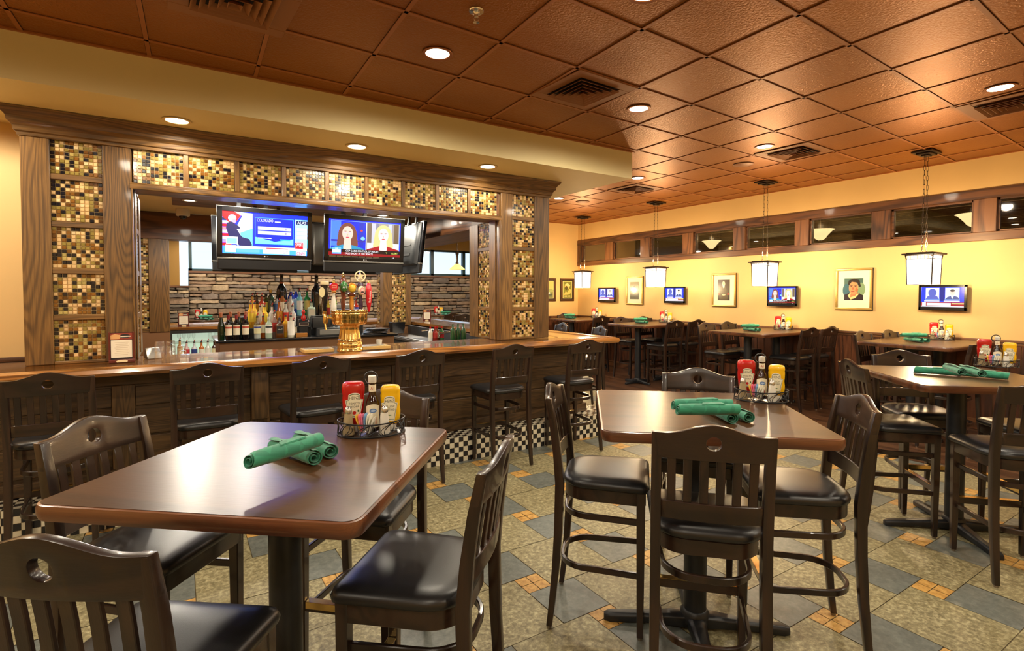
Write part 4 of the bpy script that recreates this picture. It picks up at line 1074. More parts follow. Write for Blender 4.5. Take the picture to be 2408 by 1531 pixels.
big_tv((2.80, 7.12, zc+.0), 'television over the bar seen from behind, turned to the right', None, 1.0, .12, PI/2)
big_tv((.86, 7.62, zc), 'television seen from behind, behind the election board screen', None, 1.0, .12, PI, M['silver'])
big_tv((2.00, 7.62, zc), 'television seen from behind, behind the newscasters screen', None, 1.0, .12, PI, M['silver'])
mb = MB(); mb.box(-.05, 5.9, 2.745, 2.62, 8.03, 2.7995); tag(mb.build('ceiling_panel', M['panX'], bevel=.006), 'dark wood panel on the ceiling above the bar televisions', 'panel')
def wall_tv(y, z, label, scr, W=.49, Hh=.315):
    t = thing('wall_television', label, 'television', (8.02, y, z), -PI/2, 'small televisions on the right wall')
    mb = MB(); b = .026
    for bx in ((-W/2, Hh/2-b, W/2, Hh/2), (-W/2, -Hh/2, W/2, -Hh/2+.042), (-W/2, -Hh/2, -W/2+b, Hh/2), (W/2-b, -Hh/2, W/2, Hh/2)): mb.box(bx[0], 0, bx[1], bx[2], .02, bx[3])
    mb.box(-W/2, .012, -Hh/2, W/2, .045, Hh/2); mb.build('bezel', M['blackg'], t, bevel=.003)
    sw, sh = W-2*b, Hh-b-.042; scr(sw, sh).build('screen', M['screen'], t, smooth=0, loc=(0, .011, (Hh/2-b-Hh/2+.042)/2))
    mb = MB(); mb.box(-.06, .045, -.06, .06, .095, .06); mb.build('wall_mount', M['blackm'], t); return t
wall_tv(8.78, 1.587, 'small wall television in the far corner between pendant and first portrait', screenC, .54)
wall_tv(6.88, 1.592, 'small wall television just right of the portrait of a bare pale face', screenC)
wall_tv(4.752, 1.585, 'small wall television showing two newscasters, second from the right', screenB)
wall_tv(2.688, 1.58, 'small wall television at the right, under the nearest pendant lamp', screenC)

# ------------------------------------------------------------------ pictures
def picture(name, loc, rz, w, h, label, frame, paint, mat=True, fb=.03):
    t = thing(name, label, 'picture', loc, rz, 'framed pictures on the yellow walls')
    mb = MB()
    for bx in ((-w/2, h/2-fb, w/2, h/2), (-w/2, -h/2, w/2, -h/2+fb), (-w/2, -h/2+fb, -w/2+fb, h/2-fb), (w/2-fb, -h/2+fb, w/2, h/2-fb)): mb.box(bx[0], -.012, bx[1], bx[2], .02, bx[3])
    mb.build('frame', frame, t, bevel=.006, seg=2)
    mb = MB(); mb.box(-w/2-.004, .004, -h/2-.004, w/2+.004, .021, h/2+.004); mb.build('frame_edge', M['blackm'], t)
    if mat: mb = MB(); mb.box(-w/2+fb, .0, -h/2+fb, w/2-fb, .01, h/2-fb); mb.build('mat_board', M['mat'], t, smooth=0)
    paint().build('print', M['printg'], t, smooth=0); return t
def port1():
    p = Paint(.25, .36, y=-.001); p.rect(0, 0, 1, 1, lin(92,84,50)); p.rect(0, .7, 1, 1, lin(130,118,66)); p.rect(0, 0, 1, .3, lin(56,56,40)); p.poly([(0,.0),(.05,.25),(.3,.34),(.7,.34),(.95,.25),(1,0)], lin(70,70,56)); p.ell(.5, .56, .2, .23, lin(58,50,34)); p.ell(.5, .5, .19, .2, lin(204,172,116)); p.poly([(.47,.56),(.44,.42),(.55,.42)], lin(150,112,70))
    for u in (.42, .58): p.ell(u, .54, .04, .014, lin(60,46,34))
    p.ell(.5, .37, .07, .014, lin(130,70,54)); return p
def port2():
    p = Paint(.24, .36, y=-.001); p.rect(0, 0, 1, 1, lin(78,62,44)); p.rect(.0, .0, 1, .3, lin(60,44,38)); p.poly([(.06,.3),(.2,.55),(.36,.68),(.62,.68),(.78,.5),(.92,.3),(.8,.04),(.2,.04)], lin(86,74,48)); p.ell(.48, .80, .13, .13, lin(226,206,170)); p.poly([(.38,.78),(.58,.78),(.55,.62),(.5,.58),(.42,.64)], lin(240,228,200)); p.ell(.5, .79, .07, .07, lin(222,178,140)); p.ell(.5, .27, .15, .04, lin(226,186,146)); p.rect(.04, .27, .16, .35, lin(170,60,50)); p.rect(.8, .27, .94, .35, lin(170,60,50)); return p
def port3():
    p = Paint(.25, .31, y=-.001); p.rect(0, 0, 1, 1, lin(74,104,96)); p.ell(.12, .45, .2, .3, lin(52,98,110)); p.ell(.9, .5, .2, .3, lin(120,148,112)); p.poly([(0,0),(.02,.24),(.3,.34),(.75,.34),(1,.22),(1,0)], lin(46,38,44)); p.poly([(.2,.2),(.3,.32),(.8,.3),(.6,.1),(.35,.02)], lin(226,200,140)); p.poly([(.34,.3),(.32,.12),(.6,.2),(.74,.36)], lin(186,122,84)); p.ell(.5, .56, .25, .3, lin(202,140,96)); p.poly([(.2,.72),(.24,.9),(.5,.98),(.8,.92),(.88,.62),(.78,.6),(.7,.8),(.4,.84),(.26,.68)], lin(44,38,34))
    for u in (.38, .6): p.ell(u, .62, .06, .02, lin(70,44,36)); p.ell(u, .67, .08, .012, lin(60,40,32))
    p.poly([(.46,.62),(.42,.48),(.54,.48)], lin(168,96,66)); p.ell(.46, .40, .1, .022, lin(150,70,56)); p.poly([(.62,.6),(.75,.5),(.7,.36),(.58,.42)], lin(170,108,72)); return p
def poster(kind):
    def f():
        p = Paint(.275, .41, y=-.001); p.rect(0, 0, 1, 1, lin(226,196,120)); p.rect(.06, .04, .94, .96, lin(112,118,50))
        if kind: p.poly([(.1,.2),(.3,.4),(.5,.35),(.7,.55),(.9,.5),(.85,.3),(.6,.22)], lin(214,176,96)); p.ell(.45, .68, .26, .14, lin(216,172,96)); p.ell(.38, .6, .16, .12, lin(74,70,34)); p.poly([(.2,.78),(.5,.9),(.8,.74),(.7,.66),(.4,.74)], lin(230,196,128)); p.text('BIG BITE', .5, .09, .08, lin(240,222,160), 1, .8)
        else: p.rect(.06, .5, .94, .96, lin(220,180,100)); p.ell(.6, .45, .4, .1, lin(150,156,80)); p.ell(.55, .3, .08, .06, lin(240,236,220)); p.ell(.6, .22, .3, .06, lin(80,84,40))
        return p
    return f
picture('portrait_picture', (8.095, 7.99, 1.678), -PI/2, .47, .59, 'gilt framed print of a pale face in a dark hood, first portrait from the corner', M['gold'], port1)
picture('portrait_picture', (8.095, 5.845, 1.683), -PI/2, .478, .585, 'gilt framed portrait of a seated white-bearded man, middle portrait on the wall', M['gold'], port2)
picture('portrait_picture', (8.095, 3.738, 1.69), -PI/2, .479, .587, 'gilt framed portrait of a dark-haired man in an open collar', M['gold'], port3)
M['dkframe'] = P('dark_bronze_frame', lin(84,54,28), .35, .3)
q = at(1334.2, 680, y=9.855); picture('poster_picture', (q.x, 9.854, 1.70), 0, .40, .53, 'dark framed vintage green poster with a figure, beside the room corner', M['dkframe'], poster(1), False, .04)
q = at(1293, 680, y=9.855); picture('poster_picture', (q.x-.03, 9.854, 1.70), 0, .40, .53, 'dark framed vintage green poster half hidden behind the mosaic column', M['dkframe'], poster(0), False, .04)

# ------------------------------------------------------------------ lamps and ceiling fittings
def shade_mat():
    m, nt, b = nodes('lit_art_glass'); c = coords(nt); n = noise(nt, c, 9, 3)
    nt.links.new(mixc(nt, n, (1, .90, .72, 1), (1, .97, .90, 1)), b.inputs['Emission Color']); b.inputs['Emission Strength'].default_value = 1.5
    b.inputs['Base Color'].default_value = (.9, .86, .78, 1); b.inputs['Roughness'].default_value = .3; return m
M['shade'] = shade_mat(); M['amber'] = P('lit_amber_glass', lin(200,90,40), .3, emit=(.9, .30, .10, 1), es=1.2)
def pendant(x, y, label):
    t = thing('pendant_lamp', label, 'pendant lamp', (x, y, 0), 0, 'art glass pendant lamps over the wall tables')
    mb = MB(); mb.box(-.15, -.10, ZC-.026, .15, .10, ZC-.008); mb.box(-.10, -.07, ZC-.045, .10, .07, ZC-.026); mb.box(-.05, -.035, ZC-.06, .05, .035, ZC-.045); mb.build('canopy', M['bronze'], t, bevel=.004)
    for sx in (-1, 1):
        mb = MB(); z = ZC-.055; k = 0; x0 = sx*.035; x1 = sx*.062; zb = 2.10; L_ = .062
        while z > zb:
            f = (ZC-.055-z)/(ZC-.055-zb); xx = x0+(x1-x0)*f; pts = []
            for i in range(10):
                a = 2*PI*i/10; u = .009*math.cos(a); w = (.5*L_-.009)*math.copysign(1, math.sin(a)) if abs(math.sin(a)) > .2 else 0
                w += .009*math.sin(a); pts.append((xx+(u if k % 2 else 0), (0 if k % 2 else u), z-L_/2+w))
            mb.tube(pts, .0021, 5, True); z -= L_-.008; k += 1
        mb.build('chain', M['bronze'], t, smooth=60)
    s = .122; zt, zb = 2.075, 1.735
    mb = MB(); mb.box(-.165, -.165, zt, .165, .165, zt+.018); mb.box(-.13, -.13, zt+.018, .13, .13, zt+.028); mb.build('shade_cap', M['bronze'], t, bevel=.004)
    mb = MB()
    for sx in (-1, 1):
        for sy in (-1, 1):
            rs = [[(sx*w-.0045, sy*w-.0045, z), (sx*w+.0045, sy*w-.0045, z), (sx*w+.0045, sy*w+.0045, z), (sx*w-.0045, sy*w+.0045, z)] for w, z in ((s-.003, zb), (s+.004, zt-.05), (s+.012, zt))]; mb.rings(rs)
    for z, w in ((zb, s-.003), (zt-.048, s+.004), (zt-.006, s+.012)):
        for a, b in (((-w, -w), (w, -w)), ((w, -w), (w, w)), ((w, w), (-w, w)), ((-w, w), (-w, -w))): mb.tube([(*a, z), (*b, z)], .0042, 4)
    mb.build('shade_frame', M['bronze'], t)
    for k in range(4):
        c, s_ = math.cos(k*PI/2), math.sin(k*PI/2); rot = lambda u, v, z: (u*c-v*s_, u*s_+v*c, z); w0, w1 = s-.004, s+.003
        mb = MB(); a = .118; mb.quad(rot(-a, -w0, zb+.004), rot(a, -w0, zb+.004), rot(a, -w1, zt-.05), rot(-a, -w1, zt-.05)); mb.build('shade_panel', M['shade'], t, smooth=0)
        mb = MB(); b0, b1 = s+.003, s+.010
        for i in range(7):
            u0 = -.118+.0337*i
            mb.quad(rot(u0+.004, -b0, zt-.044), rot(u0+.03, -b0, zt-.044), rot(u0+.03, -b1, zt-.012), rot(u0+.004, -b1, zt-.012), mi=0)
            mb.quad(rot(u0-.004, -b0+.001, zt-.044), rot(u0+.004, -b0+.001, zt-.044), rot(u0+.004, -b1+.001, zt-.012), rot(u0-.004, -b1+.001, zt-.012), mi=1)
        mb.build('shade_border', [M['shade'], M['amber']], t, smooth=0)
    ld = bpy.data.lights.new('pendant_bulb', 'POINT'); ld.energy = PEND_W; ld.color = (1, .70, .36); ld.shadow_soft_size = .03
    lo = bpy.data.objects.new('pendant_bulb', ld); COL.objects.link(lo); lo.parent = t; lo.location = (0, 0, zt+.13); ld.energy = PEND_W*1.5
    ld = bpy.data.lights.new('pendant_bulb', 'POINT'); ld.energy = PEND_W*.8; ld.color = (1, .74, .40); ld.shadow_soft_size = .05
    lo = bpy.data.objects.new('pendant_bulb', ld); COL.objects.link(lo); lo.parent = t; lo.location = (0, 0, zb-.03)
    return t
PEND_W = 20
pendant(7.26, 2.61, 'square white art glass pendant lamp on chains, nearest the right edge'); pendant(7.26, 4.56, 'square white art glass pendant lamp on chains, second from the right edge')
pendant(7.26, 6.65, 'square white art glass pendant lamp on chains, third from the right edge'); pendant(7.33, 8.76, 'square white art glass pendant lamp on chains, nearest the room corner')
DLW = 46
def downlight(x, y, z, label, ring, group, power=None, glow='glow', r=.082, col=(1, .89, .70), ang=176, blend=.35):
    t = thing('downlight', label, 'ceiling light', (x, y, z), 0, group)
    mb = MB(); mb.lathe([(r, -.0005), (r+.022, -.004), (r+.020, -.008), (r, -.007), (r-.004, -.0006)], 28); mb.build('trim_ring', ring, t, smooth=50)
    mb = MB(); n = 28; mb.add([(r*math.cos(2*PI*i/n), r*math.sin(2*PI*i/n), -.0032) for i in range(n)], [tuple(range(n))[::-1]]); mb.build('lens', M[glow], t, smooth=0)
    ld = bpy.data.lights.new('downlight_bulb', 'SPOT'); ld.energy = (power or DLW); ld.color = col; ld.spot_size = math.radians(ang); ld.spot_blend = blend; ld.shadow_soft_size = .08
    lo = bpy.data.objects.new('downlight_bulb', ld); COL.objects.link(lo); lo.parent = t; lo.location = (0, 0, -.03)
    return t
GD = 'recessed downlights in the copper ceiling'
for x, y, lab in ((1.508, 3.333, 'round recessed downlight in the copper ceiling nearest the soffit, left of the square vent'), (3.449, 3.371, 'round recessed downlight right beside the large square ceiling vent'), (5.508, 3.484, 'round recessed downlight in the copper ceiling beside the round speaker grille'),
                  (5.509, 5.391, 'round recessed downlight in the copper ceiling just past the soffit corner'), (5.555, 7.284, 'small far downlight in the copper ceiling by the far round speaker'), (2.155, 2.06, 'downlight at the top edge of the photo, barely in view')):
    downlight(x, y, ZC-.001, lab, M['trimring'], GD)
for x, y in ((5.5, 1.5), (2.15, -.3), (5.5, -.6), (-.5, 2.1), (-2.4, 3.3), (-.6, -.4), (-2.8, .9), (4.0, .2), (-2.6, -1.8), (1.2, -2.2), (6.6, -1.8)):  # lamps added across the rest of the ceiling for general fill light
    downlight(x, y, ZC-.001, 'added recessed fill downlight in the copper ceiling behind the camera', M['trimring'], 'added fill downlights behind the camera')
GS = 'recessed downlights in the cream soffit over the bar'
for x in (-1.36, -2.73): downlight(x, 4.82, SZ-.001, 'recessed downlight in the cream soffit outside the photo, left of the bar', M['creamring'], 'soffit downlights out of view', 34, 'glowc', .078, ang=176)
for x, y, lab in ((.01, 4.819, 'downlight in the cream soffit above the left mosaic column, first of the soffit row'), (1.378, 4.797, 'middle downlight in the cream soffit above the bar header'), (2.745, 4.817, 'downlight in the cream soffit near the right mosaic column')):
    downlight(x, y, SZ-.001, lab, M['creamring'], GS, 18, 'glowc', .078, ang=165)
for x, y in ((.2, 11.0), (2.4, 11.0), (4.6, 11.2), (6.6, 11.6), (.6, 12.4), (3.4, 12.4)): downlight(x, y, SZ-.001, 'added recessed downlight brightening the dining area beyond the bar', M['creamring'], 'added downlights beyond the bar', 60, col=(1,.9,.76))  # invented lamps, put in to brighten the stone wall and rear dining area
for x, y in ((.6, 6.4), (2.3, 6.4), (1.4, 7.9)): downlight(x, y, 2.744, 'small added fill downlight in the dark wood ceiling panel, hidden by the televisions', M['white'], 'downlights over the bottles', 45, r=.06, col=(1,.9,.74))  # extra out-of-view lamps added to lift the dark bar interior
for x, y, lab in ((.13, 7.49, 'small downlight in the dark wood ceiling panel, left end'), (2.5, 7.44, 'small downlight in the dark wood ceiling panel, right end')):
    downlight(x, y, 2.744, lab, M['white'], 'downlights over the bottles', 85, r=.06, col=(1,.9,.74))
def vent(x, y, label):
    t = thing('ceiling_vent', label, 'ceiling vent', (x, y, ZC), .045, 'square ceiling vents')
    mb = MB(); o, i_ = .305, .205
    for bx in ((-o, -o, o, -i_), (-o, i_, o, o), (-o, -i_, -i_, i_), (i_, -i_, o, i_)): mb.box(bx[0], bx[1], -.012, bx[2], bx[3], -.004)
    mb.build('vent_plate', M['vent'], t, bevel=.003)
    for k in range(5):
        a = i_-.042*k; mb = MB(); b = a-.036
        mb.rings([[(-w, -w, z), (w, -w, z), (w, w, z), (-w, w, z)] for w, z in ((a, -.012-.004*k), (b, -.040-.004*k), (b+.003, -.042-.004*k), (a+.003, -.014-.004*k), (a, -.012-.004*k))] if 0 else [[(-w, -w, z), (w, -w, z), (w, w, z), (-w, w, z)] for w, z in ((a, -.030-.003*k), (a-.030, -.006), (a-.032, -.007), (a-.003, -.031-.003*k), (a, -.030-.003*k))], caps=False); mb.build('louvre', M['vent'], t, smooth=0)
    mb = MB(); mb.box(-i_, -i_, -.0045, i_, i_, -.0035); mb.build('duct_gap', M['slot'], t, smooth=0); return t
for x, y, lab in ((2.769, 3.317, 'square copper ceiling vent with pyramid louvres beside the soffit downlights'), (6.003, 3.44, 'square copper ceiling vent next to a round speaker grille'), (6.061, 5.983, 'square copper ceiling vent farthest away, past the soffit corner'),
                  (6.042, 1.568, 'square copper ceiling vent cut by the right photo edge'), (.287, 3.333, 'square copper ceiling vent cut by the top photo edge, left')): vent(x, y, lab)
def speaker(x, y, label):
    t = thing('ceiling_speaker', label, 'speaker', (x, y, ZC), 0, 'round ceiling speakers'); mb = MB(); mb.lathe([(.118, -.002), (.125, -.006), (.12, -.011), (.112, -.012)], 32, caps=False); mb.build('speaker_rim', M['vent'], t, smooth=50)
    mb = MB(); mb.lathe([(.1125, -.010), (.09, -.016), (.04, -.022), (.001, -.024)], 32); mb.build('speaker_grille', M['vent'], t, smooth=60)
speaker(6.046, 4.107, 'round copper speaker grille in the ceiling, nearer one'); speaker(6.119, 7.325, 'round copper speaker grille in the ceiling, farther one')
t = thing('fire_sprinkler', 'chrome fire sprinkler head hanging from the copper ceiling', 'sprinkler', (1.472, 2.717, ZC))
mb = MB(); mb.lathe([(.045, -.002), (.042, -.008), (.02, -.010), (.013, -.02), (.012, -.035)], 20); mb.build('escutcheon', M['chrome'], t, smooth=40)
mb = MB(); mb.tube([(-.012, 0, -.03), (-.013, 0, -.05), (-.003, 0, -.064)], .0025, 6); mb.tube([(.012, 0, -.03), (.013, 0, -.05), (.003, 0, -.064)], .0025, 6); mb.cyl((0, 0, -.034), (0, 0, -.06), .003); mb.build('sprinkler_frame', M['chrome'], t, smooth=50)
mb = MB(); mb.lathe([(.004, -.062), (.019, -.066), (.019, -.068), (.004, -.067)], 16); mb.build('deflector', M['chrome'], t)
q = at(430, 495, z=2.78); t = thing('dome_camera', 'white dome security camera on the ceiling inside the bar', 'camera', (q.x, q.y, 2.80))
mb = MB(); mb.lathe([(.085, -.001), (.088, -.02), (.086, -.09), (.075, -.10)], 24); mb.build('housing', M['white'], t, smooth=40); mb = MB(); mb.sphere((0, 0, -.10), .05, 16, 8); mb.build('lens_dome', M['blackg'], t, smooth=60)
# lamps of the next room, seen through the transom panes
def bowl_lamp(px, py, y, label):
    q = at(px, py, y=y); t = thing('bowl_lamp', label, 'pendant lamp', (q.x, q.y, q.z), 0, 'bowl lamps in the next room')
    mb = MB(); mb.lathe([(.03, -.12), (.08, -.09), (.12, -.03), (.2, .06), (.235, .075), (.225, .08), (.11, -.01), (.02, -.09)], 24); mb.build('glass_bowl', M['bowl'], t, smooth=60)
    mb = MB(); mb.cyl((0, 0, -.02), (0, 0, 3.25-q.z), .008); mb.lathe([(.03, -.15), (.03, -.115)], 10); mb.build('stem', M['bronze'], t)
    ld = bpy.data.lights.new('bowl_bulb', 'POINT'); ld.energy = 12; ld.color = (1, .8, .5); ld.shadow_soft_size = .05; lo = bpy.data.objects.new('bowl_bulb', ld); COL.objects.link(lo); lo.parent = t; lo.location = (0, 0, .14)
M['bowl'] = P('lit_alabaster', lin(240,214,160), .4, emit=(1, .72, .36, 1), es=1.1)
bowl_lamp(1673, 574, 8.6, 'lit alabaster bowl lamp seen through the transom glass, farther one'); bowl_lamp(1929, 550, 5.2, 'lit alabaster bowl lamp seen through the transom glass, nearer one'); bowl_lamp(2290, 515, 3.1, 'lit alabaster bowl lamp mostly hidden by a transom mullion')
for px, py in ((1577,576), (1502,575), (1719,580), (1778,567), (2105,548), (2381,512), (2387,527)):
    q = at(px, py, z=3.25); downlight(q.x, q.y, 3.249, 'small recessed light in the ceiling of the next room', M['white'], 'recessed lights in the next room', 8, r=.07)
# ------------------------------------------------------------------ centre island of the bar
CZ = 1.068
ci = thing('back_counter', 'dark topped brown back bar counter holding the bottles and the register', 'counter', (1.46, 7.0, 0))
mb = MB(); mb.box(-1.10, 0, CZ-.03, 1.10, .95, CZ); L(mb, 'counter_top', M['blackg'], ci, bevel=.006, seg=2)
mb = MB(); mb.box(-1.06, .04, .93, 1.06, .9, CZ-.03); mb.box(-1.06, .04, 0, -.84, .9, .93); mb.box(1.0, .04, 0, 1.06, .9, .93); L(mb, 'cabinet', M['brownp'], ci, bevel=.003)
mb = MB(); mb.box(-.84, .10, .05, 1.0, .9, .92); L(mb, 'cooler_recess', M['slot'], ci)
mb = MB(); mb.box(-.80, .03, .80, .98, .10, .90); L(mb, 'steel_door_rail', M['steel'], ci, bevel=.004)
rs_ = thing('bottle_riser', 'dark stepped riser shelf under the back rows of liquor bottles', 'shelf', (1.10, 7.22, CZ))
mb = MB(); mb.box(-.47, .02, 0, .36, .24, .1195); L(mb, 'lower_step', M['blackm'], rs_, bevel=.003)
mb = MB(); mb.box(-.47, .24, 0, .36, .60, .2495); L(mb, 'upper_step', M['blackm'], rs_, bevel=.003)
BP = {'wine': ([(.030,0),(.0365,.004),(.0375,.02),(.0375,.19),(.034,.205),(.018,.232),(.0145,.245),(.0145,.295)], .30), 'slope': ([(.030,0),(.0365,.004),(.0375,.15),(.034,.18),(.0185,.25),(.0145,.275),(.0145,.325)], .33),
      'liquor': ([(.034,0),(.040,.004),(.041,.02),(.041,.165),(.036,.185),(.018,.205),(.0145,.225),(.0145,.262)], .27), 'square': ([(.038,0),(.043,.004),(.043,.15),(.039,.168),(.02,.18),(.016,.19),(.015,.235)], .24),
      'tall': ([(.028,0),(.034,.004),(.036,.2),(.03,.225),(.016,.245),(.014,.30)], .305), 'round': ([(.04,0),(.046,.01),(.050,.06),(.046,.12),(.03,.165),(.016,.19),(.0145,.235)], .24),
      'magnum': ([(.055,0),(.064,.006),(.066,.03),(.066,.33),(.060,.37),(.028,.425),(.023,.45),(.022,.54),(.025,.545),(.025,.56)], .565)}
bm_ = {}; placed = [(1.335, 7.19, .115, CZ, CZ+.35), (at(708, 792, y=7.03).x, 7.07, .06, CZ, CZ+.06)]
def bmat(col, opaque):
    k = (col, opaque)
    if k not in bm_:
        if opaque: bm_[k] = P('bottle_%s' % 'glass', col, .1, coat=.6)
        else: bm_[k] = clear('clear_bottle_glass', col, base=.10, rough=.04)
    return bm_[k]
def bottle(px, row, kind, col, lab, label, opaque=True, top='pourer', lh=(.25, .62), band=None, sc_=1.0, x=None, y=None, z=None, group='liquor bottles on the back bar', word=None, badge=None):
    prof, hh = BP[kind]; y = y or (7.07, 7.33, 7.55)[row]; z = z if z is not None else CZ+(0, .12, .25)[row]; x = x if x is not None else at(px, 760, y=y).x
    t = thing('wine_bottle' if kind in ('wine', 'slope', 'magnum') else 'liquor_bottle', label, 'bottle', (x, y, z), 0, group)
    if sc_ != 1: t.scale = (sc_, sc_, sc_)
    q = 4 if kind == 'square' else 18
    R1 = max(r for r, zz in prof)*sc_*(1.28 if kind == 'square' else 1.0); rng_ = {0: (7.045, 7.195), 1: (7.29, 7.42), 2: (7.51, 7.70)}[row] if group in ('liquor bottles on the back bar', 'magnum bottles') else (y-.04, y+.04)
    cand = sorted(((dx*.01, dy*.01) for dx in range(-7, 8) for dy in range(-16, 17)), key=lambda c: 2.5*abs(c[0])+abs(c[1]))
    for dx, dy in cand:
        if rng_[0] <= y+dy <= rng_[1] and all(math.hypot(x+dx-a, y+dy-b_) > R1+r_+.0015 or z > ze-.001 or z+hh*sc_+.05 < zs_ for a, b_, r_, zs_, ze in placed): x += dx; y += dy; break
    placed.append((x, y, R1, z, z+hh*sc_+.05)); t.location = (x, y, z)
    mb = MB()
    if kind == 'square': mb.rings([[(r*.98*c*1.1, r*.98*s*1.1, zz) for c, s in ((-1,-.82),(-.82,-1),(.82,-1),(1,-.82),(1,.82),(.82,1),(-.82,1),(-1,.82))] for r, zz in prof])
    else: mb.lathe(prof, 18)
    mb.build('bottle_glass', bmat(col, opaque), t, smooth=50)
    R0 = max(r for r, zz in prof); zt = prof[-1][1]
    if not opaque:
        mb = MB(); mb.lathe([(R0*.9, .006), (R0*.9, prof[3][1]*.7 if len(prof) > 4 else .1)], 14); mb.build('spirit', bmat(tuple(min(1, c*.75) for c in col[:3])+(1,), True), t, smooth=40)
    if lab:
        mb = MB(); zs = (hh*lh[0], hh*lh[1]); rr = R0*1.018
        if kind == 'square': mb.box(-R0*.86, -R0*1.085, zs[0], R0*.86, -R0*1.07, zs[1], col=lab)
        else: mb.rings([[(rr*math.sin(-1.25+2.5*i/10), -rr*math.cos(-1.25+2.5*i/10), zz) for i in range(11)] for zz in zs], closed=False, col=lab)
        if band: mb.rings([[(rr*1.01*math.sin(-1.2+2.4*i/10), -rr*1.01*math.cos(-1.2+2.4*i/10), zz) for i in range(11)] for zz in (zs[0]+(zs[1]-zs[0])*.66, zs[0]+(zs[1]-zs[0])*.84)], closed=False, col=band)
        mb.build('label', M['print'], t, smooth=50)
        if word:
            p = Paint(R0*1.6, .03, y=-R0*1.10); p.text(word[0], .5, .2, .6, word[1], 1, .9); p.build('label_lettering', M['print'], t, smooth=0, loc=(0, 0, zs[0]+(zs[1]-zs[0])*.55))
    if top == 'pourer':
        mb = MB(); mb.lathe([(.0105, zt-.004), (.0155, zt), (.0155, zt+.009), (.009, zt+.018)], 12); mb.build('pourer_collar', M['blackm'], t); mb = MB(); mb.tube([(0, 0, zt+.012), (.002, 0, zt+.03), (.012, 0, zt+.05)], .0062, 7); mb.build('pourer_spout', M['pourer'], t, smooth=50)
    elif top == 'foil': mb = MB(); mb.lathe([(.0152, zt-.055), (.0158, zt+.002), (.0155, zt+.006)], 14); mb.build('foil', badge or M['pourer'], t, smooth=40)
    elif top == 'cap': mb = MB(); mb.lathe([(.0155, zt-.03), (.016, zt+.006)], 14); mb.build('cap', badge or M['blackm'], t, smooth=40)
    return t
DG, BK, CL, AMB, GLD, BLG, GRG = lin(14,40,20), lin(14,12,14), (.92,.95,.93,1), lin(150,70,14), lin(214,160,40), lin(120,200,224), lin(20,130,50)
CRM, RDL = lin(236,226,200), lin(190,50,40)
M['cfoil'] = M['cork']; M['rfoil'] = P('wine_red_foil', lin(150,40,50), .35)
bottle(520, 0, 'slope', DG, None, 'green wine bottle with copper foil, first at the left end of the bottles', top='foil', badge=M['cfoil'])
for px, n in ((537, 'first'), (556, 'second'), (577, 'third')): bottle(px, 0, 'wine', BK, CRM, 'dark wine bottle with cream label and red foil, %s of three in front' % n, top='foil', badge=M['rfoil'], lh=(.2, .6), band=lin(190,80,60))
for px, n in ((542, 'left'), (562, 'middle'), (572, 'right')): bottle(px, 0, 'slope', DG, None, 'green wine bottle with copper foil behind the three labelled wines, %s one' % n, top='foil', badge=M['cfoil'], y=7.19)
bottle(605, 0, 'liquor', CL, lin(220,214,170), 'clear vodka style bottle with a blue topped pale label, front row', False, band=lin(60,70,150))
bottle(619, 0, 'liquor', AMB, CRM, 'tall amber bottle with pale label squeezed beside the vodka style bottle', y=7.15)
bottle(632, 0, 'liquor', lin(170,190,170), lin(238,236,228), 'pale green bottle with white label and dark band, front row', True, top='cap', badge=M['white'], band=lin(30,40,44))
bottle(645, 0, 'tall', lin(150,120,110), RDL, 'slim pale bottle with a red label beside the square whiskey bottle', True, y=7.15)
bottle(657, 0, 'square', lin(80,42,14), lin(20,18,18), 'square whiskey bottle with black label, front row', True, top='pourer', band=None, word=('No 7', lin(220,214,200)))
bottle(672, 0, 'liquor', GLD, lin(224,150,40), 'golden bottle with orange label in the front row', True, y=7.15)
bottle(684, 0, 'liquor', lin(206,200,180), lin(240,236,226), 'clear bottle with a tall white arched label, right end of the front row', True, lh=(.12, .78))
bottle(690, 0, 'round', lin(150,150,130), CRM, 'round bottle with a cream crest label half hidden at the row end', True, y=7.18, sc_=.85)
for px, k, c, l, w in ((590, 'tall', GLD, lin(240,210,60), 'tall golden liqueur bottle, left end of the middle row'), (600, 'tall', lin(222,180,60), lin(244,220,90), 'tall yellow liqueur bottle beside the left one, middle row'), (612, 'liquor', lin(200,180,140), CRM, 'clear bottle with red pourer, middle row behind the vodka style bottle'),
                       (624, 'liquor', lin(224,186,60), lin(244,216,60), 'yellow bottle with yellow label, middle row centre'), (640, 'liquor', lin(190,180,170), lin(225,225,215), 'clear bottle with pale label behind the square whiskey, middle row'), (657, 'slope', AMB, lin(205,140,40), 'amber bottle with an arched gold label and red top, middle row'),
                       (672, 'tall', lin(190,190,180), RDL, 'clear bottle with red label, middle row right'), (686, 'liquor', lin(205,208,204), lin(236,232,226), 'clear rum style bottle with white crest label, middle row right'), (732, 'square', lin(176,190,170), CRM, 'short clear jar shaped bottle with cream label beside the register')):
    bottle(px, 1 if px != 732 else 2, k, c, l, w, True, top='pourer', y=None if px != 732 else 7.53, z=None if px != 732 else CZ+.1905)
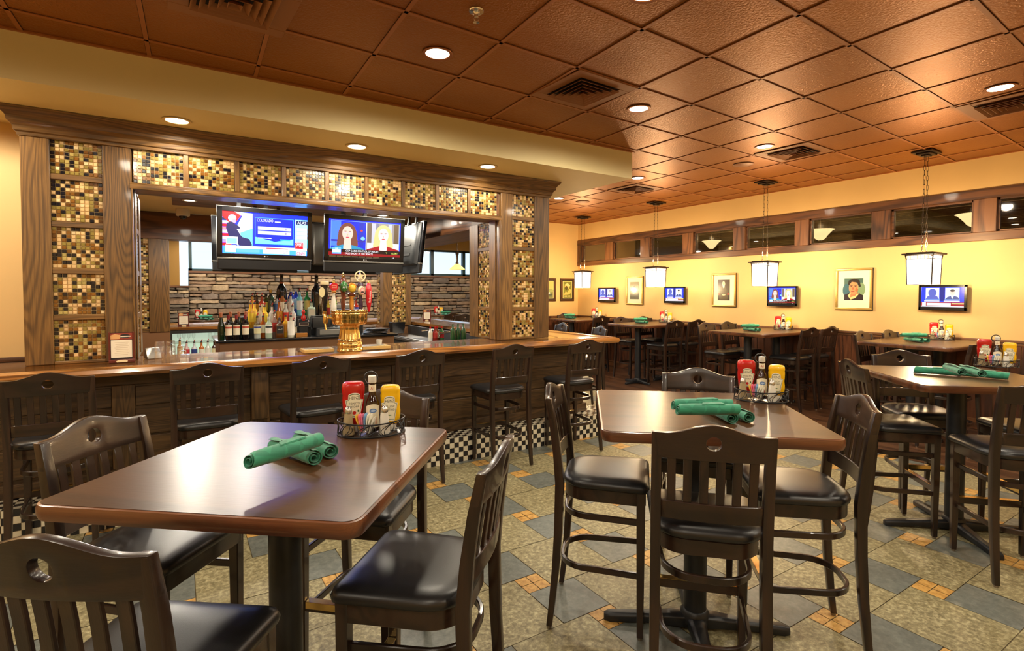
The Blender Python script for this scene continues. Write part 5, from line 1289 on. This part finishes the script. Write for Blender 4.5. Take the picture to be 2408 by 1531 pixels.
for px, k, c, l, tp, w in ((594, 'liquor', lin(200,150,60), lin(210,90,60), 'pourer', 'amber bottle with coral label, left end of the top row'), (606, 'liquor', lin(70,50,30), lin(230,190,60), 'pourer', 'dark bottle with yellow label, top row left'), (616, 'liquor', lin(160,60,40), CRM, 'pourer', 'reddish bottle with cream label, top row'), (628, 'wine', lin(60,70,20), lin(230,220,90), 'cap', 'olive bottle with yellow label and dark cap, top row'),
                           (637, 'tall', lin(40,60,40), None, 'cap', 'dark green bottle with black cap, top row'), (650, 'liquor', lin(190,200,215), lin(80,120,190), 'cap', 'clear bottle with blue label, top row centre'), (664, 'tall', lin(150,90,40), CRM, 'cap', 'brown bottle with long neck and cream label before the first magnum'),
                           (684, 'liquor', lin(215,215,210), lin(235,232,225), 'pourer', 'clear bottle with red crest and white label, top row'), (705, 'tall', BLG, lin(235,238,240), 'pourer', 'pale blue gin style bottle with white label'), (725, 'tall', GRG, lin(240,200,110), 'pourer', 'bright green gin style bottle with gold label')):
    bottle(px, 2, k, c, l, w, True, top=tp, badge=M['blackm'], sc_=1.08 if px > 690 else 1.0)
bottle(665, 2, 'magnum', BK, None, 'giant black magnum wine bottle with orange neck band, left one', top='cap', y=7.58, z=CZ+.25, badge=M['blackg'], group='magnum bottles')
mb = MB(); mb.lathe([(.0265, .425), (.0265, .455)], 18); o = mb.build('neck_band', M['cork'], bpy.data.objects['wine_bottle.008'] if 'wine_bottle.008' in bpy.data.objects else None, smooth=40)
magn = [o_ for o_ in bpy.data.objects if o_.get('group') == 'magnum bottles'][0]; o.parent = magn
bottle(745, 2, 'magnum', BK, None, 'giant black magnum wine bottle behind the register, right one', top='cap', y=7.64, z=CZ+.1905, sc_=1.1, badge=M['blackg'], group='magnum bottles')
# blue beer bottles beside the magnum, beer tap handle shapes behind
for px, n in ((678, 'left'), (688, 'right')): bottle(px, 2, 'tall', lin(40,70,200), lin(220,226,240), 'blue aluminium bottle right of the first magnum, %s one' % n, True, top='cap', badge=M['white'], y=7.56, z=CZ+.2505, sc_=1.2)
bottle(640, 2, 'tall', lin(60,90,60), lin(200,230,200), 'bottle with a round green badge left of the first magnum', True, top='foil', badge=M['gold'], y=7.56, z=CZ+.2505, sc_=1.15)
for px, c, l, w in ((772, lin(220,190,60), RDL, 'yellow and red bottle seen behind the white tap handle'), (790, lin(120,190,60), lin(60,150,70), 'lime green bottle seen behind the tap handles'), (812, lin(190,196,205), lin(230,230,235), 'clear bottle seen between the tap handles'), (838, lin(190,60,40), lin(60,80,200), 'red and blue bottle seen behind the purple tap handle')):
    bottle(px, 2, 'liquor', c, l, w, True, y=7.58, z=CZ+.1905, top='pourer')
rb = thing('bottle_stand', 'dark stand under the bottles behind the register', 'shelf', (at(805, 760, y=7.6).x, 7.6, CZ)); mb = MB(); mb.box(-.42, -.12, 0, .26, .15, .19); L(mb, 'stand_body', M['blackm'], rb, bevel=.004)
# black and red dispenser stand, wooden box
q = at(716, 785, y=7.1).x
t = thing('spirit_dispenser', 'black spirit dispenser with red figure and sign plate', 'dispenser', (q, 7.18, CZ)); mb = MB(); mb.box(-.055, -.04, 0, .055, .06, .22); mb.box(-.075, -.05, .13, .075, -.03, .19); L(mb, 'dispenser_body', M['blackm'], t, bevel=.006)
p = Paint(.13, .05, y=-.0505); p.rect(0, 0, 1, 1, lin(30,26,26)); p.rect(.06, .12, .94, .88, lin(200,180,160)); p.rect(.1, .2, .9, .8, lin(70,50,46)); p.build('sign_plate', M['print'], t, smooth=0, loc=(0, 0, .16))
mb = MB(); mb.lathe([(.012, .19), (.026, .21), (.03, .24), (.018, .27), (.014, .29), (.024, .31), (.018, .335), (.004, .345)], 14, 0, -.02); L(mb, 'red_figure', M['red'], t, smooth=60)
t = thing('wooden_box', 'small orange wooden box on the back counter beside the register', 'box', (at(708, 792, y=7.03).x, 7.06, CZ)); mb = MB(); mb.box(-.06, -.04, 0, .075, .06, .055); L(mb, 'box_body', M['bartop'], t, bevel=.004); mb = MB(); mb.box(-.052, -.032, .055, .067, .052, .057); L(mb, 'box_inside', M['slot'], t)
# register
q = at(788, 790, y=7.08).x
t = thing('cash_register', 'dark grey cash register with a steel fronted drawer and a screen', 'cash register', (q, 7.06, CZ+.0005))
mb = MB(); mb.box(-.235, -.03, 0, .26, .36, .11); L(mb, 'drawer_body', M['dgrey'], t, bevel=.006)
mb = MB(); mb.box(-.205, -.038, .02, .24, -.03, .088); L(mb, 'drawer_front', M['silver'], t, bevel=.003)
mb = MB(); mb.box(-.27, .03, .11, -.05, .25, .245); mb.box(-.26, .09, .245, -.06, .25, .26); L(mb, 'receipt_printer', M['dgrey'], t, bevel=.012, seg=2)
mb = MB(); mb.box(-.23, .08, .2475, -.09, .088, .262); L(mb, 'paper_slot', M['slot'], t)
mb = MB(); mb.rings([[(-.02, .10, .14), (.30, .10, .14), (.30, .13, .14), (-.02, .13, .14)], [(-.02, .19, .40), (.30, .19, .40), (.30, .22, .40), (-.02, .22, .40)]]); L(mb, 'screen_back', M['silver'], t, bevel=.004)
mb = MB(); mb.rings([[(.0, .112, .16), (.28, .112, .16), (.28, .114, .16), (.0, .114, .16)], [(.0, .176, .36), (.28, .176, .36), (.28, .178, .36), (.0, .178, .36)]]); o = L(mb, 'display', M['dgrey'], t); o.location = (0, -.008, 0)
q = at(886, 785, y=7.1)
for i in range(4):
    tr = thing('serving_tray', 'black oval serving tray, %s in the stack on the back counter' % ('lowest', 'second from the bottom', 'third from the bottom', 'topmost')[i], 'tray', (q.x+.012*i, 7.17, CZ+.018*i), .1*i, 'stacked black trays'); mb = MB(); mb.lathe([(.13, 0), (.16, .006), (.168, .015), (.163, .015), (.14, .006), (.001, .005)], 28); L(mb, 'tray_body', M['blackg'], tr, smooth=50)
# rolled paper beside the trays, white cup
q = at(900, 800, z=1.1)
# ------------------------------------------------------------------ brass tap tower
tx, ty = 1.318, 4.86; t = thing('tap_tower', 'polished brass beer tap tower with a round bowl head on the bar', 'beer tower', (tx, ty, 1.0978))
mb = MB(); mb.lathe([(.108, 0), (.112, .006), (.112, .02), (.106, .026), (.108, .05), (.111, .075), (.105, .082), (.103, .098), (.107, .104), (.103, .112), (.096, .118)], 96, flute=.012, nf=16); L(mb, 'tower_base', M['brass'], t, smooth=50)
mb = MB(); mb.lathe([(.096, .116), (.088, .16), (.082, .2), (.084, .236), (.10, .246)], 96, flute=.05, nf=14); L(mb, 'fluted_column', M['brass'], t, smooth=60)
mb = MB(); mb.lathe([(.09, .24), (.135, .246), (.152, .262), (.157, .30), (.157, .335), (.162, .34), (.162, .35), (.157, .356), (.162, .364), (.160, .376), (.150, .384), (.001, .386)], 96, flute=.02, nf=14); L(mb, 'bowl_head', M['brass'], t, smooth=50)
M['hb'] = P('black_handle', lin(18,16,18), .25, coat=.4); M['hcream'] = P('cream_handle', lin(240,224,180), .3, coat=.3); M['hred'] = P('red_handle', lin(206,24,40), .25, coat=.4); M['hbrown'] = P('brown_handle', lin(104,46,24), .22, coat=.5); M['horange'] = P('orange_handle', lin(228,150,60), .3, coat=.3); M['hpurple'] = P('purple_handle', lin(58,36,66), .22, coat=.5)
M['hgreen'] = P('green_badge', lin(44,110,44), .3, coat=.3); M['hwhite'] = P('white_handle', lin(244,238,222), .2, coat=.5); M['yb'] = P('yellow_badge', lin(240,190,60), .3)
def tap(x, y, base, prof, mat, label, fauc=True):
    mb = MB(); mb.lathe([(r, z+base) for r, z in prof], 18, x, y); h = mb.build('tap_handle', mat, t, smooth=60); h['label'] = label
    return h
TZ = .385
# faucet at the left with the black handle
mb = MB(); mb.tube([(-.14, -.02, .30), (-.19, -.03, .315), (-.215, -.035, .31)], .011, 10); mb.lathe([(.016, .265), (.019, .29), (.018, .325), (.012, .345), (.017, .35), (.017, .37)], 14, -.225, -.035); mb.tube([(-.225, -.035, .27), (-.222, -.04, .235), (-.218, -.045, .205)], .009, 10); L(mb, 'faucet', M['brass'], t, smooth=60)
for a in (-2.6, -2.1, -1.0, -.4, .6, 1.6, 2.5):
    c, s = math.cos(a), math.sin(a); r = .155; yy = max(s, -.2) if s < 0 else s
    if s < 0: continue
    mb = MB(); mb.tube([(r*c, r*s, .30), (r*c*1.3, r*s*1.3, .312), (r*c*1.42, r*s*1.42, .25)], .010, 8); L(mb, 'faucet', M['brass'], t, smooth=60)
h = tap(-.225, -.035, .37, [(.012, 0), (.017, .01), (.022, .08), (.031, .15), (.033, .19), (.030, .21), (.034, .232), (.034, .236)], M['hb'], 'black tapered tap handle with a cream head'); mb = MB(); mb.lathe([(.034, .606), (.037, .612), (.036, .634), (.02, .638)], 18, -.225, -.035); mb.build('handle_head', M['hcream'], h, smooth=40)
p = Paint(.05, .09, y=-.068); p.ell(.3, .5, .5, .5, lin(230,214,160)); p.build('handle_badge', M['print'], h, smooth=0, loc=(-.245, 0, .54))
h = tap(-.135, .02, TZ-.03, [(.011, 0), (.025, .02), (.026, .06), (.018, .13), (.012, .165), (.017, .17), (.02, .185)], M['hwhite'], 'white tap handle with a round red badge'); mb = MB(); mb.cyl((-.135, -.008, TZ+.205), (-.135, .03, TZ+.205), .036, n=24); o = mb.build('round_badge', M['hred'], h, smooth=40); mb = MB(); mb.lathe([(.012, TZ+.235), (.014, TZ+.25), (.006, TZ+.268)], 12, -.135, .01); mb.build('finial', M['brass'], h, smooth=40); mb = MB(); mb.cyl((-.135, .0, TZ+.15), (-.135, .02, TZ+.175), .02, n=16); mb.build('knob', M['horange'], h)
p = Paint(.05, .03, y=-.0088); p.rect(.08, .1, .92, .9, lin(236,150,130)); p.rect(.16, .25, .84, .75, lin(206,40,30)); p.build('badge_print', M['print'], h, smooth=0, loc=(-.135, 0, TZ+.205))
h = tap(-.042, .05, TZ-.01, [(.013, 0), (.018, .02), (.021, .07), (.016, .12), (.02, .15), (.030, .20), (.034, .235), (.03, .275), (.02, .298)], M['hbrown'], 'brown wooden tap handle with a green oval badge'); mb = MB(); mb.sphere((-.042, .02, TZ+.205), .034, 18, 10, 1.45); o = mb.build('oval_badge', M['hgreen'], h, smooth=60); p = Paint(.045, .03, y=-.0158); p.text('AM', .5, .2, .6, lin(240,240,236), 1, .8); p.build('badge_print', M['print'], h, smooth=0, loc=(-.045, 0, TZ+.20)); mb = MB(); mb.lathe([(.009, TZ+.285), (.016, TZ+.295), (.016, TZ+.305), (.009, TZ+.313), (.013, TZ+.325), (.003, TZ+.336)], 14, -.042, .05); mb.build('finial', M['brass'], h, smooth=40)
h = tap(.037, .06, TZ-.01, [(.012, 0), (.019, .02), (.021, .07), (.017, .115), (.028, .125), (.032, .145), (.02, .155)], M['horange'], 'orange tap handle with a yellow helmet shaped top'); mb = MB(); mb.sphere((.04, .055, TZ+.19), .036, 16, 10, 1.1); mb.build('helmet_top', M['yb'], h, smooth=60); mb = MB(); mb.tube([(.01, .05, TZ+.215), (.03, .05, TZ+.237), (.06, .05, TZ+.232), (.078, .05, TZ+.20)], .009, 8); mb.build('helmet_crest', M['horange'], h, smooth=60); mb = MB(); mb.lathe([(.03, TZ+.118), (.036, TZ+.128), (.034, TZ+.142), (.022, TZ+.15)], 18, .037, .06); mb.build('helmet_collar', M['hbrown'], h, smooth=40)
h = tap(.115, .04, TZ-.01, [(.013, 0), (.02, .02), (.020, .08), (.014, .13), (.02, .16), (.026, .20), (.028, .235), (.02, .255)], M['hpurple'], 'dark purple tap handle with a cream oval badge and star ring'); mb = MB(); mb.sphere((.115, .015, TZ+.17), .033, 18, 10, 1.35); mb.build('oval_rim', M['hcream'], h, smooth=60); p = Paint(.05, .07, y=-.0195); p.ell(.5, .5, .42, .44, lin(230,150,140)); p.ell(.5, .3, .3, .12, lin(60,40,40)); p.ell(.5, .62, .24, .2, lin(240,200,190)); p.build('oval_print', M['print'], h, smooth=0, loc=(.115, 0, TZ+.17))
mb = MB(); zc_ = TZ+.303; mb.tube([(.112+.047*math.cos(2*PI*i/28), .04, zc_+.047*math.sin(2*PI*i/28)) for i in range(28)], .006, 7, True)
star = [(.112+(.046 if i % 2 == 0 else .018)*math.sin(PI*i/5), zc_+(.046 if i % 2 == 0 else .018)*math.cos(PI*i/5)) for i in range(10)]
mb.rings([[(x, .035, z) for x, z in star], [(x, .047, z) for x, z in star]]); mb.build('star_ring', M['hcream'], h)
h = tap(.182, .01, TZ-.03, [(.004, 0), (.013, .025), (.024, .09), (.029, .17), (.027, .22), (.018, .265), (.008, .272)], M['hred'], 'red lozenge tap handle with white script'); p = Paint(.20, .03, y=-.0225); p.text('Budweiser', .5, .2, .62, lin(245,240,236), 1, .95); o = p.build('handle_script', M['print'], h, smooth=0, loc=(.182, 0, TZ+.115)); o.rotation_euler = (0, -PI/2+.06, 0)
mb = MB(); mb.lathe([(.008, TZ+.238), (.01, TZ+.25), (.006, TZ+.262)], 12, .182, .01); mb.build('finial', M['brass'], h, smooth=40)
# drip trays and a white cup beside the tower
for px, y, w, lab in ((776, 4.98, .26, 'brass edged drip tray left of the tap tower'), (874, 4.98, .27, 'brass edged drip tray right of the tap tower')):
    x = tx-.128-w/2 if px < 800 else tx+.128+w/2; d = thing('drip_tray', lab, 'drip tray', (x, y, 1.0985), 0, 'drip trays beside the tap tower'); mb = MB(); mb.box(-w/2, -.09, 0, w/2, .09, .03); L(mb, 'tray_body', M['hcream'] if 0 else P('brass_tray', lin(214,180,110), .35, .3), d, bevel=.003); mb = MB()
    for i in range(12): mb.box(-w/2+.02+i*(w-.04)/12, -.075, .030, -w/2+.03+i*(w-.04)/12, .075, .032)
    L(mb, 'grate', M['steel'], d)
x = at(890, 818, y=5.02).x; c = thing('paper_cup', 'small white crumpled cup at the end of the right drip tray', 'cup', (x, 5.0, 1.1305)); mb = MB(); mb.lathe([(.024, 0), (.03, .05), (.028, .05), (.022, .003)], 16); L(mb, 'cup_wall', M['white'], c, smooth=50)
# stacked glasses on the bar
def glass_proto(lab):
    g_ = thing('rocks_glass', lab, 'glass', (0, 0, 0), 0, 'stacked rocks glasses on the bar'); mb = MB(); mb.lathe([(.0345, 0), (.0345, .003), (.029, .082), (.026, .088), (.001, .088)], 22, caps=False); L(mb, 'glass_wall', M['glass'], g_, smooth=40); mb = MB(); mb.lathe([(.001, .0865), (.0255, .0865), (.0275, .076), (.001, .074)], 20, caps=False); L(mb, 'glass_base', M['glass'], g_, smooth=40); return g_
gp = None
for px, n, nm in ((376, 3, 'left'), (402, 3, 'middle'), (428, 2, 'right')):
    q = at(px, 857, y=4.80)
    for k in range(n):
        lab = 'upside-down clear rocks glass, %s of the %s stack on the bar' % (('bottom', 'middle' if n == 3 else 'top', 'top')[k], nm)
        if gp is None: gp = glass_proto(lab); o = gp
        else: o = dup(gp, (0, 0, 0), 0, lab)
        o.location = (q.x, 4.80, 1.0985+.040*k); o.rotation_euler = (0, 0, k*.7)
# drink menu holders
def menu(x, y, z, rz, label, s=1.0):
    t_ = thing('menu_holder', label, 'menu holder', (x, y, z), rz, 'table menu holders'); mb = MB(); mb.box(-.075, -.02, 0, .075, .035, .022); mb.box(-.075, 0, .02, -.063, .018, .215); mb.box(.063, 0, .02, .075, .018, .215); mb.box(-.063, .008, .02, .063, .014, .212); L(mb, 'wood_frame', M['mahog'], t_, bevel=.003)
    p = Paint(.126, .19, y=.0075); p.rect(0, 0, 1, 1, lin(30,18,20)); p.rect(0, .74, 1, .98, lin(150,60,40)); p.poly([(0,.76),(.4,.76),(.5,.9),(.2,.95),(0,.9)], lin(226,170,110)); p.ell(.66, .86, .24, .08, lin(40,26,28)); p.rect(.45, .83, .92, .87, lin(232,222,200)); p.rect(.02, .06, .98, .72, lin(246,238,216))
    for i in range(8): p.rect(.18+.04*(i % 3), .62-.065*i, .82-.04*(i % 2), .632-.065*i, lin(206,190,160))
    p.build('printed_sheet', M['print'], t_, smooth=0, loc=(0, 0, .117)); mb = MB(); mb.rings([[(x_, -.0205-d, z_) for x_, z_ in ((-.03, .004), (.03, .004), (.034, .012), (.02, .02), (-.02, .02), (-.034, .012))] for d in (0, .002)]); L(mb, 'name_plate', M['hcream'], t_)
    t_.scale = (s, s, s); return t_
M['mahog'] = P('mahogany', lin(96,34,26), .3, coat=.4)
menu(-.372, 5.00, 1.0985, .10, 'mahogany menu holder with cream sheet leaning at the left mosaic column', 1.08)
q = at(432, 760, y=9.75); menu(q.x, 9.75, 1.0985, .1, 'small mahogany menu holder on the rear bar counter', 1.0)
q = at(1004, 750, y=9.3); menu(q.x+.0, 9.3, 1.0985, -.5, 'dark menu holder standing on the right side bar by the pillar', 1.0)
# napkin caddy wedge at the jamb
q = at(345, 845, y=5.25); t_ = thing('napkin_dispenser', 'steel wedge shaped napkin holder by the left jamb', 'napkin holder', (-.18, 5.18, 1.0985), .3); mb = MB(); mb.rings([[(-.05, -.04, 0), (.05, -.04, 0), (.05, .06, 0), (-.05, .06, 0)], [(-.05, .02, .085), (.05, .02, .085), (.05, .03, .085), (-.05, .03, .085)]]); L(mb, 'wedge', M['steel'], t_, bevel=.003)

# ------------------------------------------------------------------ rear bar cabinet with lit glass shelves
gc = thing('glass_cabinet', 'pale lit cabinet with glass shelves under the rear bar counter', 'cabinet', (.3, 9.62, 0))
M['litback'] = P('pale_backlit_panel', lin(214,226,206), .4, emit=lin(206,226,204), es=.35)
mb = MB(); mb.box(-.42, .30, .30, 1.0, .33, 1.02); L(mb, 'back_panel', M['litback'], gc)
mb = MB(); mb.box(-.42, -.1, 1.0, 1.0, .33, 1.045); mb.box(-.42, -.1, .30, -.39, .33, 1.0); L(mb, 'cabinet_frame', M['blackm'], gc)
mb = MB(); mb.box(-.39, -.05, .84, 1.0, .30, .852); mb.box(-.39, -.3, .58, 1.0, .30, .60); L(mb, 'glass_shelf', P('pale_shelf', lin(200,226,208), .2, coat=.4), gc, bevel=.002)
gp2 = None
for i in range(12):
    lab = 'tall clear glass on the lit cabinet shelf, %s' % ('stemmed, left group' if i < 4 else 'upside-down, right group')
    x = -.30+.065*i if i < 4 else .12+.085*(i-4)
    g_ = thing('tall_glass', lab, 'glass', (.3+x, 9.72, .8525), 0, 'glasses on the lit cabinet shelf')
    mb = MB(); mb.lathe([(.026, 0), (.026, .003), (.006, .01), (.005, .05), (.02, .07), (.028, .10), (.026, .135)] if i < 4 else [(.034, 0), (.030, .06), (.026, .12), (.024, .138), (.001, .14)], 16, caps=False); L(mb, 'glass_wall', M['glass'], g_, smooth=40)
for i, (px, k, c, l, w) in enumerate(((423, 'tall', lin(190,140,80), lin(220,200,150), 'tan bottle with red pourer on the speed rail, leftmost'), (439, 'liquor', lin(220,190,190), lin(200,50,60), 'clear bottle with red label on the speed rail'), (457, 'liquor', lin(206,212,220), lin(50,70,140), 'clear bottle with blue label on the speed rail'), (474, 'liquor', lin(190,110,50), lin(240,236,220), 'amber bottle with white label on the speed rail'), (489, 'liquor', lin(214,222,214), lin(240,240,230), 'clear bottle with white label on the speed rail'), (504, 'liquor', lin(60,30,20), lin(230,222,180), 'dark brown bottle with pale label on the speed rail, rightmost'))):
    bottle(px, 0, k, c, l, w, True, y=9.38, z=.6005, x=at(px, 820, y=9.38).x, group='bottles on the speed rail')
# right inner work counter, sink and faucets
wc = thing('work_counter', 'stainless steel bar work counter with sink behind the right opening', 'counter', (3.1, 6.1, 0)); mb = MB(); mb.box(-.05, 0, .86, .42, 2.95, .90); mb.box(-.05, 0, .90, -.03, 2.95, .92); L(mb, 'steel_top', M['steel'], wc, bevel=.004); mb = MB(); mb.box(0, .05, 0, .42, 2.9, .86); L(mb, 'counter_body', M['blackm'], wc); mb = MB(); mb.box(.05, 1.2, .895, .36, 1.9, .903); L(mb, 'sink_well', M['dgrey'], wc)
mb = MB(); mb.tube([(.38, 1.0, .9), (.38, 1.0, 1.02), (.33, 1.0, 1.06), (.14, 1.0, 1.03), (.12, 1.0, .99)], .012, 8); mb.tube([(.38, 1.7, .9), (.38, 1.7, 1.0), (.33, 1.7, 1.04), (.14, 1.7, 1.02)], .012, 8); L(mb, 'faucet', M['chrome'], wc, smooth=60)
mb = MB(); mb.box(.40, -.1, .3, .44, 2.95, 1.04); L(mb, 'splash_panel', M['dgrey'], wc)
bx = thing('black_bin', 'black plastic bin at the back end of the steel work counter', 'bin', (3.22, 8.85, .9202)); mb = MB(); mb.rings([[(-.1, -.08, 0), (.1, -.08, 0), (.1, .08, 0), (-.1, .08, 0)], [(-.12, -.1, .2), (.12, -.1, .2), (.12, .1, .2), (-.12, .1, .2)]]); L(mb, 'bin_body', M['blackg'], bx, bevel=.006)
for i, (px, c, l, w) in enumerate(((1012, lin(230,228,220), CRM, 'white mixer bottle at the sink'), (1021, lin(150,40,30), RDL, 'red mixer bottle at the sink'), (1029, lin(120,60,30), lin(230,220,190), 'brown sauce mixer bottle at the sink'), (1038, lin(60,110,60), lin(180,30,30), 'green and red mixer bottle at the sink'))):
    bottle(px, 0, 'liquor', c, l, w, True, y=7.2, z=.9205 if 0 else .9035, x=min(3.40, at(px, 800, y=7.2).x), group='mixer bottles at the sink', top='cap', badge=M['red'], sc_=.85)
for i, px in enumerate((1065, 1071, 1077)): bottle(px, 0, 'tall', lin(40,80,46), None, 'slim green bottle against the dark panel, %s of three' % ('left', 'middle', 'right')[i], True, y=6.6, z=.9003, x=min(3.42, at(px, 790, y=6.6).x), group='green bottles at the sink', top='none')
# ------------------------------------------------------------------ dining area beyond the bar
def round_table(x, y, label):
    t_ = thing('round_table', label, 'table', (x, y, 0), 0, 'small tables beyond the bar'); mb = MB(); mb.lathe([(.36, 1.03), (.38, 1.04), (.38, 1.062), (.37, 1.0705), (.001, 1.0705)], 32); L(mb, 'table_top', M['lam'], t_, smooth=35); mb = MB(); mb.lathe([(.05, .05), (.05, 1.03)], 18); L(mb, 'pedestal', M['steel'], t_); mb = cross_base(.3); mb.build('cross_base', M['black'], t_); return t_
B1 = at(474, 743, y=12.45); B2 = at(1036, 735, y=12.1)
for k, (q, ph) in enumerate(((B1, 'on the rear dining table'), (B2, 'on the dining table past the side bar'))):
    round_table(q.x, q.y, 'small dark round table by the stone wall, %s' % ('seen above the rear bar' if k == 0 else 'seen over the right side bar')); z0 = 1.0708
    dup(protos['caddy'], (q.x, q.y+.1, z0), -.2, 'black wire condiment caddy '+ph); dup(protos['ket'], (q.x-.07, q.y+.12, z0+.0062), 0, 'red ketchup squeeze bottle '+ph); dup(protos['mus'], (q.x+.07, q.y+.11, z0+.0062), 0, 'yellow mustard squeeze bottle '+ph); dup(protos['sau'], (q.x, q.y+.12, z0+.0062), 0, 'steak sauce bottle with white cap '+ph)
    cluster([(Vector((q.x+.05, q.y-.16, 0)), 0, (-.5,.86), UNL), (Vector((q.x+.12, q.y-.14, 0)), 0, (-.5,.86), UNR), (Vector((q.x+.06, q.y-.15, 0)), .0525, (.9,.4), TOPL)], ph)
G5 = 'bar stools beyond the bar'
q = at(1062, 745, y=10.95); stool(q.x, q.y+.25, .1, 'dark stool beyond the right side bar, left of the two', G5); q = at(1098, 745, y=10.3); stool(q.x, q.y+.25, -.2, 'dark stool beyond the right side bar, right of the two', G5)
q = at(1075, 634, y=11.8); t_ = thing('cone_lamp', 'amber cone shaded pendant lamp hanging beyond the right side bar', 'pendant lamp', (q.x, q.y, q.z)); mb = MB(); mb.lathe([(.19, 0), (.19, .015), (.06, .13), (.03, .14)], 24); L(mb, 'amber_shade', P('amber_shade_glass', lin(220,180,90), .4, emit=(1, .66, .22, 1), es=.5), t_, smooth=30)
mb = MB(); mb.lathe([(.03, .14), (.045, .16), (.03, .18), (.035, .35), (.045, .40), (.06, .42), (.03, .44)], 14); L(mb, 'stem', M['bronze'], t_, smooth=40); mb = MB(); mb.cyl((0, 0, .44), (0, 0, ZC-q.z), .006); L(mb, 'cord', M['bronze'], t_)
# ------------------------------------------------------------------ daylight and render settings
w = bpy.data.worlds.new('daylight'); sc.world = w; w.use_nodes = True
bg = w.node_tree.nodes['Background']; bg.inputs[0].default_value = (.62, .80, 1.0, 1); bg.inputs[1].default_value = .95
def area(name, loc, rot, sx, sy, e, col):
    ld = bpy.data.lights.new(name, 'AREA'); ld.shape = 'RECTANGLE'; ld.size = sx; ld.size_y = sy; ld.energy = e; ld.color = col
    o = bpy.data.objects.new(name, ld); COL.objects.link(o); o.location = loc; o.rotation_euler = rot; return o
0 and area('window_daylight', (3.5, 13.35, 2.45), (PI/2, 0, PI), 6.2, .65, 8, (.78, .88, 1))
sc.view_settings.view_transform = 'Standard'; sc.view_settings.look = 'None'; sc.view_settings.gamma = 1
sc.view_settings.exposure = EXPO
sc.view_settings.use_curve_mapping = False
cy = sc.cycles
cy.use_denoising = True; cy.max_bounces = 7; cy.diffuse_bounces = 4; cy.glossy_bounces = 4; cy.transmission_bounces = 6; cy.transparent_max_bounces = 12
cy.caustics_reflective = False; cy.caustics_refractive = False; cy.sample_clamp_indirect = 6
